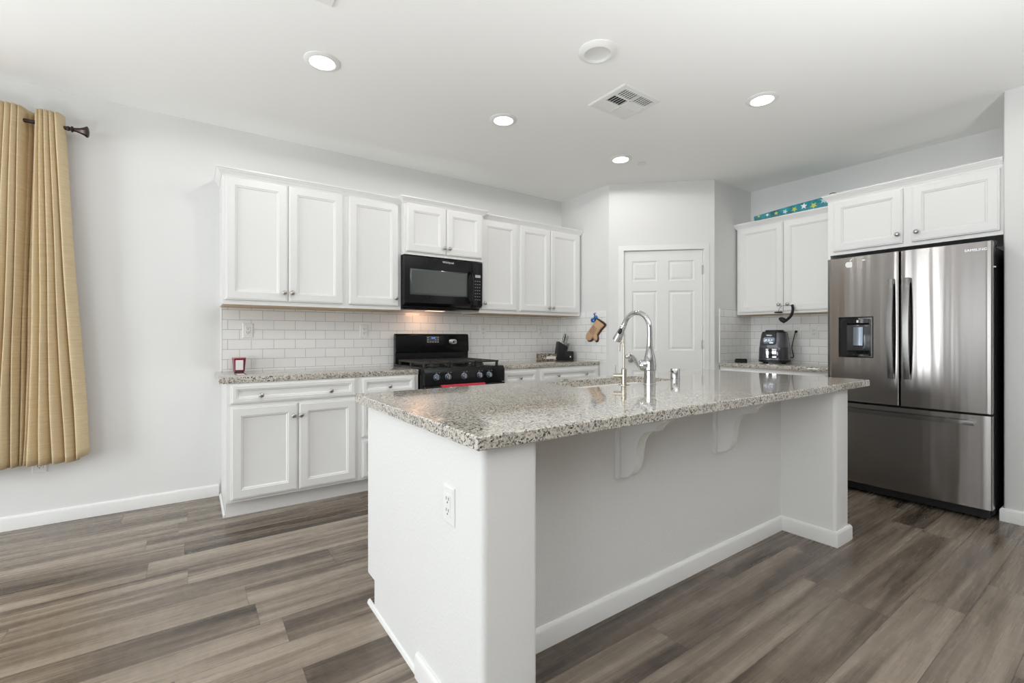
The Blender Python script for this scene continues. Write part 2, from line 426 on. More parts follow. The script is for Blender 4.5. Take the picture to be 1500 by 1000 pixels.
# left wall with a glazed patio door
struct('wall_left', boxes((XL - .12, XL, YF, -2.2, 0, CH), (XL - .12, XL, .2, 0.75, 0, CH), (XL - .12, XL, -2.2, .2, 0, .4), (XL - .12, XL, -2.2, .2, 2.2, CH), (XL - .12, XL, 1.65, 2.05, 0, CH), (XL - .12, XL, 2.95, YA, 0, CH), (XL - .12, XL, .75, 1.65, 0, .88), (XL - .12, XL, .75, 1.65, 2.15, CH), (XL - .12, XL, 2.05, 2.95, 2.15, CH)), 'wall', 'white wall on the far left holding a glazed door, a window and an added wide window', 'wall')
wf = BM()
for b in ((-2.2, .2, .4, .46), (-2.2, .2, 2.14, 2.2), (-2.2, -2.14, .4, 2.2), (.14, .2, .4, 2.2), (-1.03, -.97, .4, 2.2)): box(wf, XL - .09, XL - .03, b[0], b[1], b[2], b[3])
struct('window_added', wf, 'plastic', 'unseen wide window frame added in the left wall beside the viewer', 'window')  # frame of the out-of-view opening added for fill light
wf = BM()
for b in ((2.05, 2.95, 0, .07), (2.05, 2.95, 2.08, 2.15), (2.05, 2.11, 0, 2.15), (2.89, 2.95, 0, 2.15)): box(wf, XL - .09, XL - .03, b[0], b[1], b[2], b[3])
struct('window_2', wf, 'plastic', 'white glazed door frame in the left wall', 'window')
wf = BM()
for b in ((.75, 1.65, .88, .94), (.75, 1.65, 2.09, 2.15), (.75, .81, .88, 2.15), (1.59, 1.65, .88, 2.15), (.75, 1.65, 1.50, 1.54)): box(wf, XL - .09, XL - .03, b[0], b[1], b[2], b[3])
struct('window_3', wf, 'plastic', 'white window frame in the left wall nearer the viewer', 'window')
struct('wall_front', boxes((XL, XC, YF - .12, YF, 0, CH)), 'wall', 'plain white wall behind the viewer', 'wall')
struct('wall_right', boxes((XB, XB + .12, YC, YA, 0, CH)), 'wall', 'white wall behind the refrigerator and small counter', 'wall')
bm = BM(); prism(bm, [(XC + .02, YC), (XB + .12, YC), (XB + .12, YF - .12), (XC, YF - .12), (XC, YC - .02), (XC + .006, YC - .006)], 'z', 0, CH)
struct('wall_column', bm, 'wall', 'white wall end standing right of the refrigerator', 'wall')
struct('wall_pantry_left', boxes((XP, XP + .1, P0.y, YA, 0, CH)), 'wall', 'narrow white wall between stove counter and pantry door', 'wall')
bm = boxes((0, 0.143, 0, .1, 0, CH), (0.932, LD, 0, .1, 0, CH), (0.143, 0.932, 0, .1, 2.058, CH))
struct('wall_pantry_diagonal', bm, 'wall', 'diagonal white wall around the pantry door', 'wall', (P0.x, P0.y, 0), AD)
struct('wall_pantry_right', boxes((P1.x, XB, YP, YP + .1, 0, CH)), 'wall', 'narrow white wall between pantry door and air fryer counter', 'wall')

BASE = [(0, 0), (0.014, 0), (0.014, 0.068), (0.011, 0.078), (0.006, 0.084), (0, 0.084)]
def baseboard(name, path, label, side=1):
    bm = BM(); sweep(bm, path, BASE, side); struct(name, bm, 'trim', label, 'baseboard')
baseboard('baseboard_back', [(XL, YA), (0.165, YA)], 'white baseboard below the curtain, left of the cabinets')
baseboard('baseboard_column', [(XC + .3, YC), (XC, YC), (XC, YF)], 'white baseboard wrapping the wall end beside the refrigerator')
baseboard('baseboard_pantry_left', [(XP, 3.42), (P0.x, P0.y), (P0.x + DD.x * .07, P0.y + DD.y * .07)], 'white baseboard left of the pantry door')
baseboard('baseboard_pantry_right', [(P0.x + DD.x * .985, P0.y + DD.y * .985), (P1.x, P1.y), (4.34, YP)], 'white baseboard right of the pantry door')

# pantry door, six panels
dt = thing('door_1', 'white six-panel pantry door in the diagonal wall', 'door', (P0.x, P0.y, 0), AD); dt['kind'] = 'structure'
def six_panel(bm, x0, x1, z0, z1, y):
    w = x1 - x0
    xs = [x0, x0 + .035, x0 + .045]
    pan = []
    cols = [(0.187, 0.447), (0.587, 0.868 - 0.04)]
    cols = [(x0 + .03 + .105 * 0 + .0, 0)] and [(0.232, 0.482), (0.592, 0.842)]
    rows = [(0.24, 0.83), (1.035, 1.64), (1.74, 1.945)]
    X = [x0, cols[0][0], cols[0][1], cols[1][0], cols[1][1], x1]; Z = [z0, rows[0][0], rows[0][1], rows[1][0], rows[1][1], rows[2][0], rows[2][1], z1]
    for i in range(5):
        for j in range(7):
            a, b, c, d = X[i], X[i + 1], Z[j], Z[j + 1]
            if i in (1, 3) and j in (1, 3, 5):
                nested(bm, [(a + k, b - k, c + k, d - k, -y + f) for k, f in ((0, 0), (.006, -.005), (.014, -.007), (.018, -.007), (.036, -.001), (.040, -.001))])
            else: nested(bm, [(a, b, c, d, -y)])
    bmesh.ops.remove_doubles(bm, verts=bm.verts, dist=1e-5)
bm = BM(); six_panel(bm, 0.155, 0.920, 0.008, 2.048, 0.012); box(bm, 0.155, 0.920, 0.0205, 0.045, 0.008, 2.048)
dl = link('door_leaf', bm, 'trim', dt, angle=12)
for z in (0.25, 1.05, 1.80):
    bm = BM(); lathe(bm, [(0.007, 0), (0.007, 0.09)], (0.926, 0.004, z), 'z', 12); box(bm, 0.912, 0.938, 0.006, 0.012, z, z + .09); link('hinge', bm, 'nickel', dl)
bm = BM(); lathe(bm, [(.026, 0), (.026, .006), (.011, .012), (.011, .03), (.026, .042), (.030, .055), (.022, .066), (0, .068)], (0.215, 0.012, 0.94), '-y', 24); link('door_handle', bm, 'nickel', dl)
link('door_jamb', boxes((0.143, 0.1525, -0.001, 0.1, 0, 2.052), (0.9225, 0.932, -0.001, 0.1, 0, 2.052), (0.143, 0.932, -0.001, 0.1, 2.0505, 2.058)), 'trim', dt)
bm = BM()
CAS = [(0, 0), (.016, 0), (.016, .010), (.012, .018), (.012, .040), (.008, .052), (0, .052)]
def casing(bm, x0, x1, zt):
    # mitred picture-frame casing: profile (forward, outward)
    for pts in (((x0, 0, -1, 0), (x0, zt, -1, 1), (x1, zt, 1, 1), (x1, 0, 1, 0)),):
        rings = [[bm.verts.new((px + sx * o, -f, pz + sz * o)) for f, o in CAS] for px, pz, sx, sz in pts]
        k = len(CAS)
        for A, B in zip(rings, rings[1:]):
            for j in range(k): bm.faces.new([A[j], A[(j + 1) % k], B[(j + 1) % k], B[j]])
        bm.faces.new(rings[0]); bm.faces.new(rings[-1])
casing(bm, 0.147, 0.928, 2.053)
struct('trim_1', bm, 'trim', 'white moulded casing around the pantry door', 'door casing', (P0.x, P0.y, 0), AD)

# tile backsplashes
CT = 0.916                                              # counter top height
def tile(name, label, loc, rotz, w, h, xo, zo, ends=()):
    bm = boxes((0, w, -0.008, 0, 0, h))
    o = link(name, bm, mat_tile(name + ' subway tile', xo, zo), None); o.location = loc; o.rotation_euler = (0, 0, rotz)
    tag(o, label, 'backsplash', None, 'structure')
    for e in ends:
        b = boxes((e - .003, e + .003, -0.010, 0.0, 0, h + .003), bev=.001); link('edge_strip', b, 'white', o)
    return o
zo = 0.0745 * 20 - (1.006 - CT)
tile('wall_tile_back', 'white subway tile along the wall behind the stove', (0.18, YA, CT), 0, XP - .18, 0.4785, 0.1545 * 10 + 0.18 - 0.452 + .0772, zo, (0.002,))
tile('wall_tile_pantry_left', 'white subway tile behind the hanging oven mitt', (XP, YA - .008, CT), R(-90), YA - .008 - 3.335, 0.527, 1.6, zo, ())
tile('wall_tile_pantry_right', 'shaded white subway tile on the short wall left of the air fryer', (4.352, YP, CT), 0, XB - 4.352 - .008, 0.540, 1.62, zo, (0.002,))
tile('wall_tile_right', 'white subway tile on the wall behind the air fryer', (XB, YP, CT), R(-90), YP - 1.60, 0.4785, 1.58, zo, ())

# ================================================================= UPPER CABINETS, stove wall
ZU, HU = 1.400, 0.935
upper_cabinet('white two-door upper cabinet at the left end above the candle', (0.170, YA - .0012, ZU), 0, 0.823, 0.335, HU,
              [(0.018, 0.405, .032, .880, (0.382, .095)), (0.412, 0.799, .032, .880, (0.435, .095))], left=0.0)
upper_cabinet('white single-door upper cabinet just left of the microwave', (0.993, YA - .0012, ZU), 0, 0.450, 0.335, HU, [(0.020, 0.426, .032, .880, (0.398, .095))])
upper_cabinet('short white two-door cabinet above the black microwave', (1.444, YA - .0012, 1.863), 0, 0.764, 0.410, 0.476,
              [(0.020, 0.378, .026, .424, (0.357, .080)), (0.384, 0.742, .026, .424, (0.405, .080))], left=.3715, right=.3715, wood=False)
upper_cabinet('white single-door upper cabinet just right of the microwave', (2.2085, YA - .0012, ZU), 0, 0.4465, 0.335, HU, [(0.022, 0.428, .032, .880, (0.050, .090))])
upper_cabinet('white two-door upper cabinet in the corner beside the oven mitt', (2.655, YA - .0012, ZU), 0, 0.845, 0.335, HU,
              [(0.020, 0.408, .032, .880, (0.385, .075)), (0.415, 0.815, .032, .880, (0.440, .075))], right=0.0)
# right wall
upper_cabinet('white two-door upper cabinet above the air fryer', (XB - .0012, 2.566, ZU), R(-90), 0.960, 0.305, HU,
              [(0.024, 0.458, .022, .880, (0.425, .085)), (0.464, 0.925, .022, .880, (0.505, .085))], left=0.0)
upper_cabinet('deep white two-door cabinet above the refrigerator', (XB - .0012, 1.604, 1.838), R(-90), 1.000, 0.660, 0.497,
              [(0.044, 0.490, .028, .432, (0.462, .094)), (0.540, 0.985, .028, .432, (0.570, .094))], left=.343, wood=False)
pn = boxes((XB - .66, XB - .001, 1.585, 1.604, 0, 1.838), bev=.0008)
tag(link('refrigerator_end_panel', pn, 'cab'), 'tall white panel between the small counter and the refrigerator', 'cabinet panel')

# ================================================================= BASE CABINETS
HB = CT - 0.040
base_cabinet('white base cabinet with one wide drawer over two doors under the candle', (0.180, YA - .0012, 0), 0, 0.832, 0.605, HB,
             [(0.024, 0.415, .132, .722, (0.388, .640)), (0.423, 0.811, .132, .722, (0.434, .640))], [(0.024, 0.806, .745, .868, ((0.195, .793), (0.631, .793)))])
base_cabinet('white drawer base cabinet just left of the stove', (1.012, YA - .0012, 0), 0, 0.470, 0.605, HB, [],
             [(0.023, 0.440, .745, .868, ((0.228, .798),)), (0.023, 0.440, .432, .722, ((0.228, .577),)), (0.023, 0.440, .132, .412, ((0.228, .272),))])
base_cabinet('white base cabinet with single drawer just right of the stove', (2.256, YA - .0012, 0), 0, 0.445, 0.605, HB,
             [(0.045, 0.420, .132, .722, (0.390, .640))], [(0.045, 0.420, .745, .856, ((0.220, .797),))])
base_cabinet('white base cabinet with wide drawer below the knife block', (2.701, YA - .0012, 0), 0, 0.810, 0.605, HB,
             [(0.025, 0.395, .132, .722, (0.370, .640)), (0.405, 0.785, .132, .722, (0.430, .640))], [(0.025, 0.785, .745, .856, ((0.232, .797), (0.605, .797)))])
base_cabinet('white base cabinet below the air fryer counter', (XB - .0012, 2.580, 0), R(-90), 0.970, 0.600, HB,
             [(0.024, 0.480, .132, .722, (0.455, .640)), (0.490, 0.945, .132, .722, (0.515, .640))], [(0.024, 0.945, .745, .856, ((0.25, .80), (0.72, .80)))])
bm = BM(); sweep(bm, [(0.178, YA - .016), (0.178, YA - .530)], [(0, 0), (.012, 0), (.012, .006), (.008, .014), (0, .018)], 1)
struct('trim_2', bm, 'trim', 'white shoe moulding at the left end of the base cabinets', 'shoe moulding')

def slab(name, label, x0, x1, y0, y1, loc=(0, 0, 0)):
    bm = boxes((x0, x1, y0, y1, HB + .0005, CT), bev=.004)
    return tag(link(name, bm, 'granite'), label, 'countertop', 'granite countertops')
slab('granite_countertop', 'speckled granite countertop left of the stove under the candle', 0.140, 1.484, 3.42, YA - .0085)
slab('granite_countertop', 'speckled granite countertop right of the stove under the knife block', 2.254, XP - .0085, 3.42, YA - .0085)
slab('granite_countertop', 'short speckled granite countertop under the air fryer', 4.335, XB - .0085, 1.606, YP - .0085)

# ================================================================= ISLAND
IX0, IX1, IY0, IYK, IY1 = 0.645, 3.137, 1.062, 1.355, 2.062
it = thing('kitchen_island', 'white kitchen island with half walls, baseboard and corbels under a granite top', 'kitchen island', (IX0, IY0, 0))
ox, oy = IX0, IY0
def isl(name, bm, m): 
    bmesh.ops.translate(bm, verts=bm.verts, vec=(-ox, -oy, 0)); return link(name, bm, m, it)
# end panel with toe-kick notch (pentagon in y,z)
def endp(x0, x1):
    bm = BM(); prism(bm, [(1.49, 0.0), (1.955, 0.0), (1.955, .128), (IY1 - .02, .128), (IY1 - .02, HB), (1.49, HB)], 'x', x0, x1); return bm
isl('end_panel', endp(IX0, IX0 + .022), 'pony')
isl('end_panel', endp(IX1 - .022, IX1 - .003), 'cab')
isl('cabinet_box', boxes((IX0 + .023, 1.44, 1.49, IY1 - .02, .128, HB), (2.56, IX1 - .023, 1.49, IY1 - .02, .128, HB), (1.4405, 2.5595, 1.49, IY1 - .02, .128, .62)), 'cab')
isl('toe_kick', boxes((IX0 + .023, IX1 - .023, 1.50, 1.955, 0, .127)), 'cab')
bx = [IX0 + .003 + i * ((IX1 - IX0 - .006) / 5) for i in range(6)]
for a, b in zip(bx, bx[1:]):
    bm = BM(); panel_front(bm, -b + .012, -a - .012, .142, HB - .012, -(0)); bmesh.ops.rotate(bm, verts=bm.verts, cent=(0, 0, 0), matrix=Matrix.Rotation(math.pi, 3, 'Z')); bmesh.ops.translate(bm, verts=bm.verts, vec=(0, IY1 - .02, 0))
    isl('cabinet_door', bm, 'cab')
# half walls with rounded corners
def rounded(x0, x1, y0, y1, r, corners):
    pts = []
    for (cx, cy, a0, key) in ((x0 + r, y0 + r, 180, 'sw'), (x1 - r, y0 + r, 270, 'se'), (x1 - r, y1 - r, 0, 'ne'), (x0 + r, y1 - r, 90, 'nw')):
        if key in corners: pts += [(cx + r * math.cos(R(a0 + 15 * k)), cy + r * math.sin(R(a0 + 15 * k))) for k in range(7)]
        else: pts.append({'sw': (x0, y0), 'se': (x1, y0), 'ne': (x1, y1), 'nw': (x0, y1)}[key])
    return pts
bm = BM(); prism(bm, rounded(IX0, 0.838, IY0, 1.49, .02, ('sw', 'se')), 'z', 0, HB); isl('half_wall', bm, 'pony')
bm = BM(); prism(bm, rounded(2.957, IX1, IY0, 1.49, .02, ('sw', 'se')), 'z', 0, HB); isl('half_wall', bm, 'pony')
isl('knee_wall', boxes((0.838, 2.957, IYK, 1.489, 0, HB)), 'pony')
bm = BM(); sweep(bm, [(IX0, 1.49), (IX0, IY0), (.838, IY0), (.838, IYK), (2.957, IYK), (2.957, IY0), (IX1, IY0), (IX1, 1.49)], BASE, 1); isl('baseboard', bm, 'trim')
bm = BM(); sweep(bm, [(IX0 + .003, 2.025), (IX0 + .003, 1.491)], [(0, 0), (.012, 0), (.012, .006), (.008, .014), (0, .018)], 1); isl('shoe_molding', bm, 'trim')
def corbel(xc):
    # outline in (forward from wall, z)
    z1, D, Hh, w = HB, 0.245, 0.300, 0.050
    pts = [(0, 0), (D, 0), (D, -.030)]
    pts += [(D - .050 * math.sin(R(a)) , -.030 - .045 * (1 - math.cos(R(a)))) for a in range(15, 91, 15)]
    ax, az = D - .050, -.075
    pts += [(ax - .02, az - .002)]
    cx, cz, rx, rz = ax - .02, az - .098, .075, .096
    pts += [(cx - rx * math.sin(R(a)), cz + rz * math.cos(R(a))) for a in range(15, 91, 15)]
    bxx, bz = cx - rx, cz
    pts += [(bxx - .004, bz - .035)]
    cx2, rx2, rz2 = bxx - .004 - .075, .075, -(-Hh - (bz - .035))
    pts += [(max(0.014, cx2 + rx2 * math.cos(R(a))), bz - .035 - rz2 * math.sin(R(a))) for a in range(15, 91, 15)]
    pts += [(0.0, -Hh)]
    bm = BM(); prism(bm, [(IYK - p[0], z1 + p[1]) for p in pts], 'x', xc - w / 2, xc + w / 2, bev=.002)
    return bm
for xc in (1.530, 2.268):
    cbl = isl('corbel', corbel(xc), 'trim')
    bm = boxes((xc - .046, xc - .0255, IYK - .016, IYK, HB - .305, HB - .002), (xc + .0255, xc + .046, IYK - .016, IYK, HB - .305, HB - .002), bev=.002)
    bmesh.ops.translate(bm, verts=bm.verts, vec=(-ox, -oy, 0)); link('back_plate', bm, 'trim', cbl)

# island top with sink cut-out
SX0, SX1, SY0, SY1 = 1.62, 2.41, 1.700, 2.020
def island_slab():
    bm = BM(); x0, x1, y0, y1 = 0.612, 3.362, 1.030, 2.130; r = .03
    hole = []
    for (cx, cy, a0) in ((SX0 + r, SY0 + r, 180), (SX1 - r, SY0 + r, 270), (SX1 - r, SY1 - r, 0), (SX0 + r, SY1 - r, 90)):
        hole += [(cx + r * math.cos(R(a0 + 22.5 * k)), cy + r * math.sin(R(a0 + 22.5 * k))) for k in range(5)]
    e = .004
    out = [(x0, y0), (x1, y0), (x1, y1), (x0, y1)]
    loops = {}
    def ring(pts, z): return [bm.verts.new((p[0], p[1], z)) for p in pts]
    inn = [(x0 + e, y0 + e), (x1 - e, y0 + e), (x1 - e, y1 - e), (x0 + e, y1 - e)]
    oT, oA, oB, oU = ring(inn, CT), ring(out, CT - e), ring(out, HB + e), ring(inn, HB + .0005)
    hT, hB = ring(hole, CT), ring(hole, HB + .0005)
    for A, B in ((oT, oA), (oA, oB), (oB, oU), (hB, hT)):
        n = len(A)
        for i in range(n): bm.faces.new([A[i], A[(i + 1) % n], B[(i + 1) % n], B[i]])
    n = len(hole) // 4
    for O, Hh in ((oT, hT), (oU, hB)):
        for k in range(4):
            seg = Hh[k * n:(k + 1) * n]
            for i in range(n - 1): bm.faces.new([O[k], seg[i + 1], seg[i]])
            bm.faces.new([O[k], O[(k + 1) % 4], Hh[((k + 1) * n) % len(Hh)], seg[-1]])
    return bm
tag(link('granite_countertop', island_slab(), 'granite'), 'large speckled granite island countertop with sink cut-out', 'countertop', 'granite countertops')

sk = thing('kitchen_sink', 'white undermount kitchen sink set in the granite island', 'sink', ((SX0 + SX1) / 2, (SY0 + SY1) / 2, .66))
def rrect(x0, x1, y0, y1, r, z, bm, n=4):
    pts = []
    for (cx, cy, a0) in ((x0 + r, y0 + r, 180), (x1 - r, y0 + r, 270), (x1 - r, y1 - r, 0), (x0 + r, y1 - r, 90)):
        pts += [bm.verts.new((cx + r * math.cos(R(a0 + 90 / n * k)), cy + r * math.sin(R(a0 + 90 / n * k)), z)) for k in range(n + 1)]
    return pts
def shell(bm, loops, capA=True, capB=True):
    for A, B in zip(loops, loops[1:]):
        n = len(A)
        for i in range(n): bm.faces.new([A[i], A[(i + 1) % n], B[(i + 1) % n], B[i]])
    if capA: bm.faces.new(loops[0][::-1])
    if capB: bm.faces.new(loops[-1])
hx, hy = (SX1 - SX0) / 2, (SY1 - SY0) / 2
bm = BM(); zt = HB - .66
shell(bm, [rrect(-hx - .010, hx + .010, -hy - .010, hy + .010, .05, -.01, bm), rrect(-hx - .015, hx + .015, -hy - .015, hy + .015, .05, zt - .002, bm), rrect(-hx - .002, hx + .002, -hy - .002, hy + .002, .032, zt - .0005, bm),
           rrect(-hx + .004, hx - .004, -hy + .004, hy - .004, .035, zt - .02, bm), rrect(-hx + .015, hx - .015, -hy + .015, hy - .015, .04, .02, bm), rrect(-hx + .04, hx - .04, -hy + .04, hy - .04, .04, .0, bm)])
link('sink_bowl', bm, 'porcelain', sk)
bm = BM(); lathe(bm, [(.045, .0), (.045, .003), (.036, .004), (.030, .001), (0, .0015)], (0, 0, 0.001), 'z', 24); link('drain', bm, 'chrome', sk)

# faucets
ft = thing('kitchen_faucet', 'tall chrome pull-down gooseneck faucet behind the island sink', 'faucet', (2.06, 1.626, CT))
bm = BM(); lathe(bm, [(.034, 0), (.034, .003), (.031, .006), (.030, .070), (.0305, .076), (.034, .080), (.0345, .100), (.032, .125), (.027, .155), (.020, .185), (.0165, .215), (.0145, .25), (.0135, .27)], (0, 0, 0), 'z', 32)
link('faucet_body', bm, 'chrome', ft)
arc = [(0, 0, .262), (0, 0, .285)]
cy_, cz_, rr = .092, .304, .092
for a in range(10, 161, 10): arc.append((0, cy_ - rr * math.cos(R(a)), cz_ + rr * math.sin(R(a))))
bm = BM(); tube(bm, arc, .0138, 20); link('spout', bm, 'chrome', ft)
e0 = Vector(arc[-1]); dv = (Vector(arc[-1]) - Vector(arc[-2])).normalized(); dv = (dv + Vector((-.05, 0.14, -.10))).normalized()
bm = BM(); tube(bm, [e0 - dv * .004, e0 + dv * .012, e0 + dv * .014, e0 + dv * .04, e0 + dv * .085, e0 + dv * .11, e0 + dv * .113], [.0145, .0150, .0165, .0185, .0245, .027, .023], 24)
sh = link('spray_head', bm, 'chrome', ft)
sdir = Vector((-.92, -.4, 0)); sdir = (sdir - dv * sdir.dot(dv)).normalized()
bm = BM(); q = e0 + dv * .052 + sdir * .0165; rot = Matrix((sdir, dv.cross(sdir), dv)).transposed()
ellipsoid(bm, q, (.006, .011, .026), rot=rot); link('spray_button', bm, 'blackmat', sh)
hd = Vector((-.80, .60, 0)).normalized()
bm = BM(); ellipsoid(bm, hd * .036 + Vector((0, 0, .104)), (.034, .034, .032)); hb = link('handle_hub', bm, 'chrome', ft)
bm = BM(); tube(bm, spline([hd * .050 + Vector((0, 0, .092)), hd * .070 + Vector((0, 0, .115)), hd * .086 + Vector((0, 0, .142)), hd * .104 + Vector((0, 0, .166)), hd * .118 + Vector((0, 0, .158))], 28), [.013 - .006 * (i / 28) for i in range(29)], 16)
ellipsoid(bm, hd * .120 + Vector((0, 0, .152)), (.0155, .0155, .0155)); link('handle', bm, 'chrome', ft)

ff = thing('filter_faucet', 'slim satin nickel filtered-water faucet left of the chrome one', 'faucet', (1.92, 1.686, CT))
bm = BM(); lathe(bm, [(.030, 0), (.030, .002), (.015, .004), (.0145, .008), (.0145, .085), (.012, .088), (.005, .090)], (0, 0, 0), 'z', 28); link('faucet_body', bm, 'satin', ff)
bm = BM(); tube(bm, spline([(0, 0, .085), (0, 0, .18), (0, .002, .215), (-.002, .014, .232), (-.004, .027, .218), (-.004, .030, .180)], 40), .0048, 12); link('spout', bm, 'satin', ff)
hd2 = Vector((-.45, .62, 0)).normalized()
bm = BM(); tube(bm, [Vector((0, 0, .048)), hd2 * .055 + Vector((0, 0, .048))], [.0135, .0125], 18); hb2 = link('valve', bm, 'satin', ff)
bm = BM(); tube(bm, [hd2 * .045 + Vector((0, 0, .055)), hd2 * .047 + Vector((0, 0, .105))], .0032, 10); link('lever', bm, 'satin', hb2)

ag = thing('air_gap_cap', 'short chrome cylinder standing right of the kitchen faucet', 'air gap', (2.381, 1.693, CT))
bm = BM(); lathe(bm, [(.028, 0), (.028, .003), (.0265, .005), (.0265, .066), (.024, .070), (0, .071)], (0, 0, 0), 'z', 28); link('cap', bm, 'chrome', ag)
bm = BM(); box(bm, -.03, -.0255, -.006, .006, .046, .056, .001, 1); link('vent_slot', bm, 'slot', ag)

# ================================================================= RANGE
rt = thing('gas_range', 'black freestanding gas range with backguard and chrome-capped knobs', 'stove', (1.870, 3.98, 0))
W2 = 0.376
bm = boxes((-W2, W2, -.620, .03, .02, .905), bev=.002); link('range_body', bm, 'black', rt)
for sx in (-1, 1):
    for yy in (-.57, -.03):
        bm = BM(); lathe(bm, [(.02, 0), (.02, .022)], (sx * .33, yy, 0), 'z', 12); link('leveling_foot', bm, 'blackmat', rt)
bm = BM(); prism(bm, [(-.62, .905), (-.62, .79), (-.655, .79), (-.655, .885), (-.640, .925), (-.60, .930), (.02, .930), (.02, .905)], 'x', -W2, W2, bev=.002); ck = link('cooktop', bm, 'black', rt)
# burners
for bx_, by_, br in ((-.21, -.46, .045), (.21, -.46, .05), (-.21, -.16, .04), (.21, -.16, .035), (0, -.31, .045)):
    bm = BM(); lathe(bm, [(br + .012, .930), (br + .010, .936), (br, .938), (br, .950), (br - .01, .953), (0, .954)], (bx_, by_, 0), 'z', 20); link('burner', bm, 'iron', ck)
for gx0, gx1 in ((-.355, -.125), (-.115, .115), (.125, .355)):
    bm = BM(); z0, z1 = .955, .970
    for yy in (-.585, -.045): box(bm, gx0, gx1, yy - .008, yy + .008, z0, z1, .002, 1)
    for xx in (gx0 + .007, gx1 - .007): box(bm, xx - .007, xx + .007, -.585, -.045, z0, z1, .002, 1)
    xm = (gx0 + gx1) / 2
    for yy in (-.45, -.315, -.18): box(bm, gx0, gx1, yy - .006, yy + .006, z0, z1, .002, 1)
    box(bm, xm - .006, xm + .006, -.585, -.045, z0, z1, .002, 1)
    for xx in (gx0 + .009, gx1 - .009):
        for yy in (-.575, -.315, -.055): box(bm, xx - .009, xx + .009, yy - .009, yy + .009, .930, z0 + .001, .001, 1)
    link('grate', bm, 'iron', ck)
for i, kx in enumerate((-.277, -.175, -.028, .120, .215)):
    bm = BM(); lathe(bm, [(.027, 0), (.027, .004), (.0225, .006), (.0205, .026), (.018, .029), (0, .0295)], (kx, -.655, .852), '-y', 24)
    k = link('burner_knob', bm, 'knobgrey', rt); k['label'] = 'grey metallic burner knob'
    bm = BM(); box(bm, kx - .0035, kx + .0035, -.6875, -.683, .836, .870, .001, 1); link('knob_grip', bm, 'steel', k)
    bm = boxes((kx - .006, kx + .006, -.6556, -.6548, .886, .8885), (kx + .02, kx + .032, -.6556, -.6548, .886, .8885)); link('knob_mark', bm, 'grey_print', rt)
bm = boxes((-W2 + .004, W2 - .004, -.665, -.615, .165, .784), bev=.004); od = link('oven_door', bm, 'black', rt)
link('door_window', boxes((-.26, .26, -.667, -.664, .30, .62), bev=.001), 'glassblack', od)
bm = BM(); tube(bm, [(-.335, -.705, .775), (.335, -.705, .775)], .0105, 14)
for sx in (-1, 1): box(bm, sx * .32 - .012, sx * .32 + .012, -.705, -.66, .765, .783, .003, 1)
link('oven_handle', bm, 'black', od)
bm = boxes((-W2 + .004, W2 - .004, -.660, -.615, .035, .158), bev=.004); link('storage_drawer', bm, 'black', rt)
# backguard
bm = BM(); prism(bm, [(.035, .905), (.035, 1.185), (.028, 1.198), (.010, 1.203), (-.010, 1.200), (-.022, 1.185), (-.030, 1.045), (-.022, 1.030), (-.012, 1.026), (-.012, .905)], 'x', -W2 + .004, W2 - .004, bev=.003); bgd = link('backguard', bm, 'black', rt)
def on_bg(z): return -.030 + (z - 1.045) / .14 * .008
bm = boxes((-.075, .050, on_bg(1.145) - .0025, on_bg(1.145) + .004, 1.118, 1.180)); dsp = link('clock_display', bm, 'glassblack', bgd)
link('lit_screen', boxes((-.035, .012, on_bg(1.15) - .0035, on_bg(1.15) - .001, 1.148, 1.176)), 'bluelit', dsp)
text('clock_digits', '12:45', .016, 'digits', dsp, (-.012, on_bg(1.15) - .004, 1.163))
bm = BM()
for i in range(5):
    for j in range(3):
        if i in (1, 2) and j > 0: continue
        box(bm, -.068 + i * .026, -.058 + i * .026, on_bg(1.14) - .0035, on_bg(1.14) - .001, 1.124 + j * .02, 1.128 + j * .02)
link('button_print', bm, 'grey_print', dsp)
bm = BM(); prism(bm, rounded(.155, .240, 1.105, 1.150, .02, ('sw', 'se', 'ne', 'nw')), 'y', on_bg(1.13) - .004, on_bg(1.13) + .004, bev=.002); link('badge', bm, 'chrome', bgd)['label'] = 'small chrome badge'

# towel
bm = BM()
prof = [(-.6925, .47), (-.6925, .775)] + [(-.705 + .0125 * math.cos(R(a)), .777 + .0125 * math.sin(R(a))) for a in range(0, 181, 20)] + [(-.7175, .775), (-.7195, .43)]
xs = [-.200 + .40 * i / 24 for i in range(25)]
rows = []
for x in xs:
    rows.append([bm.verts.new((x + 1.870 - 0.06, y + 3.98 - (0.003 * math.sin(x * 40) if z < .7 and y < -.7 else 0), z)) for y, z in prof])
for A, B in zip(rows, rows[1:]):
    for j in range(len(prof) - 1): bm.faces.new([A[j], A[j + 1], B[j + 1], B[j]])
tw = link('kitchen_towel', bm, 'redtowel'); md = tw.modifiers.new('thick', 'SOLIDIFY'); md.thickness = .005; md.offset = 1
tag(tw, 'red towel hanging over the oven door handle', 'towel')

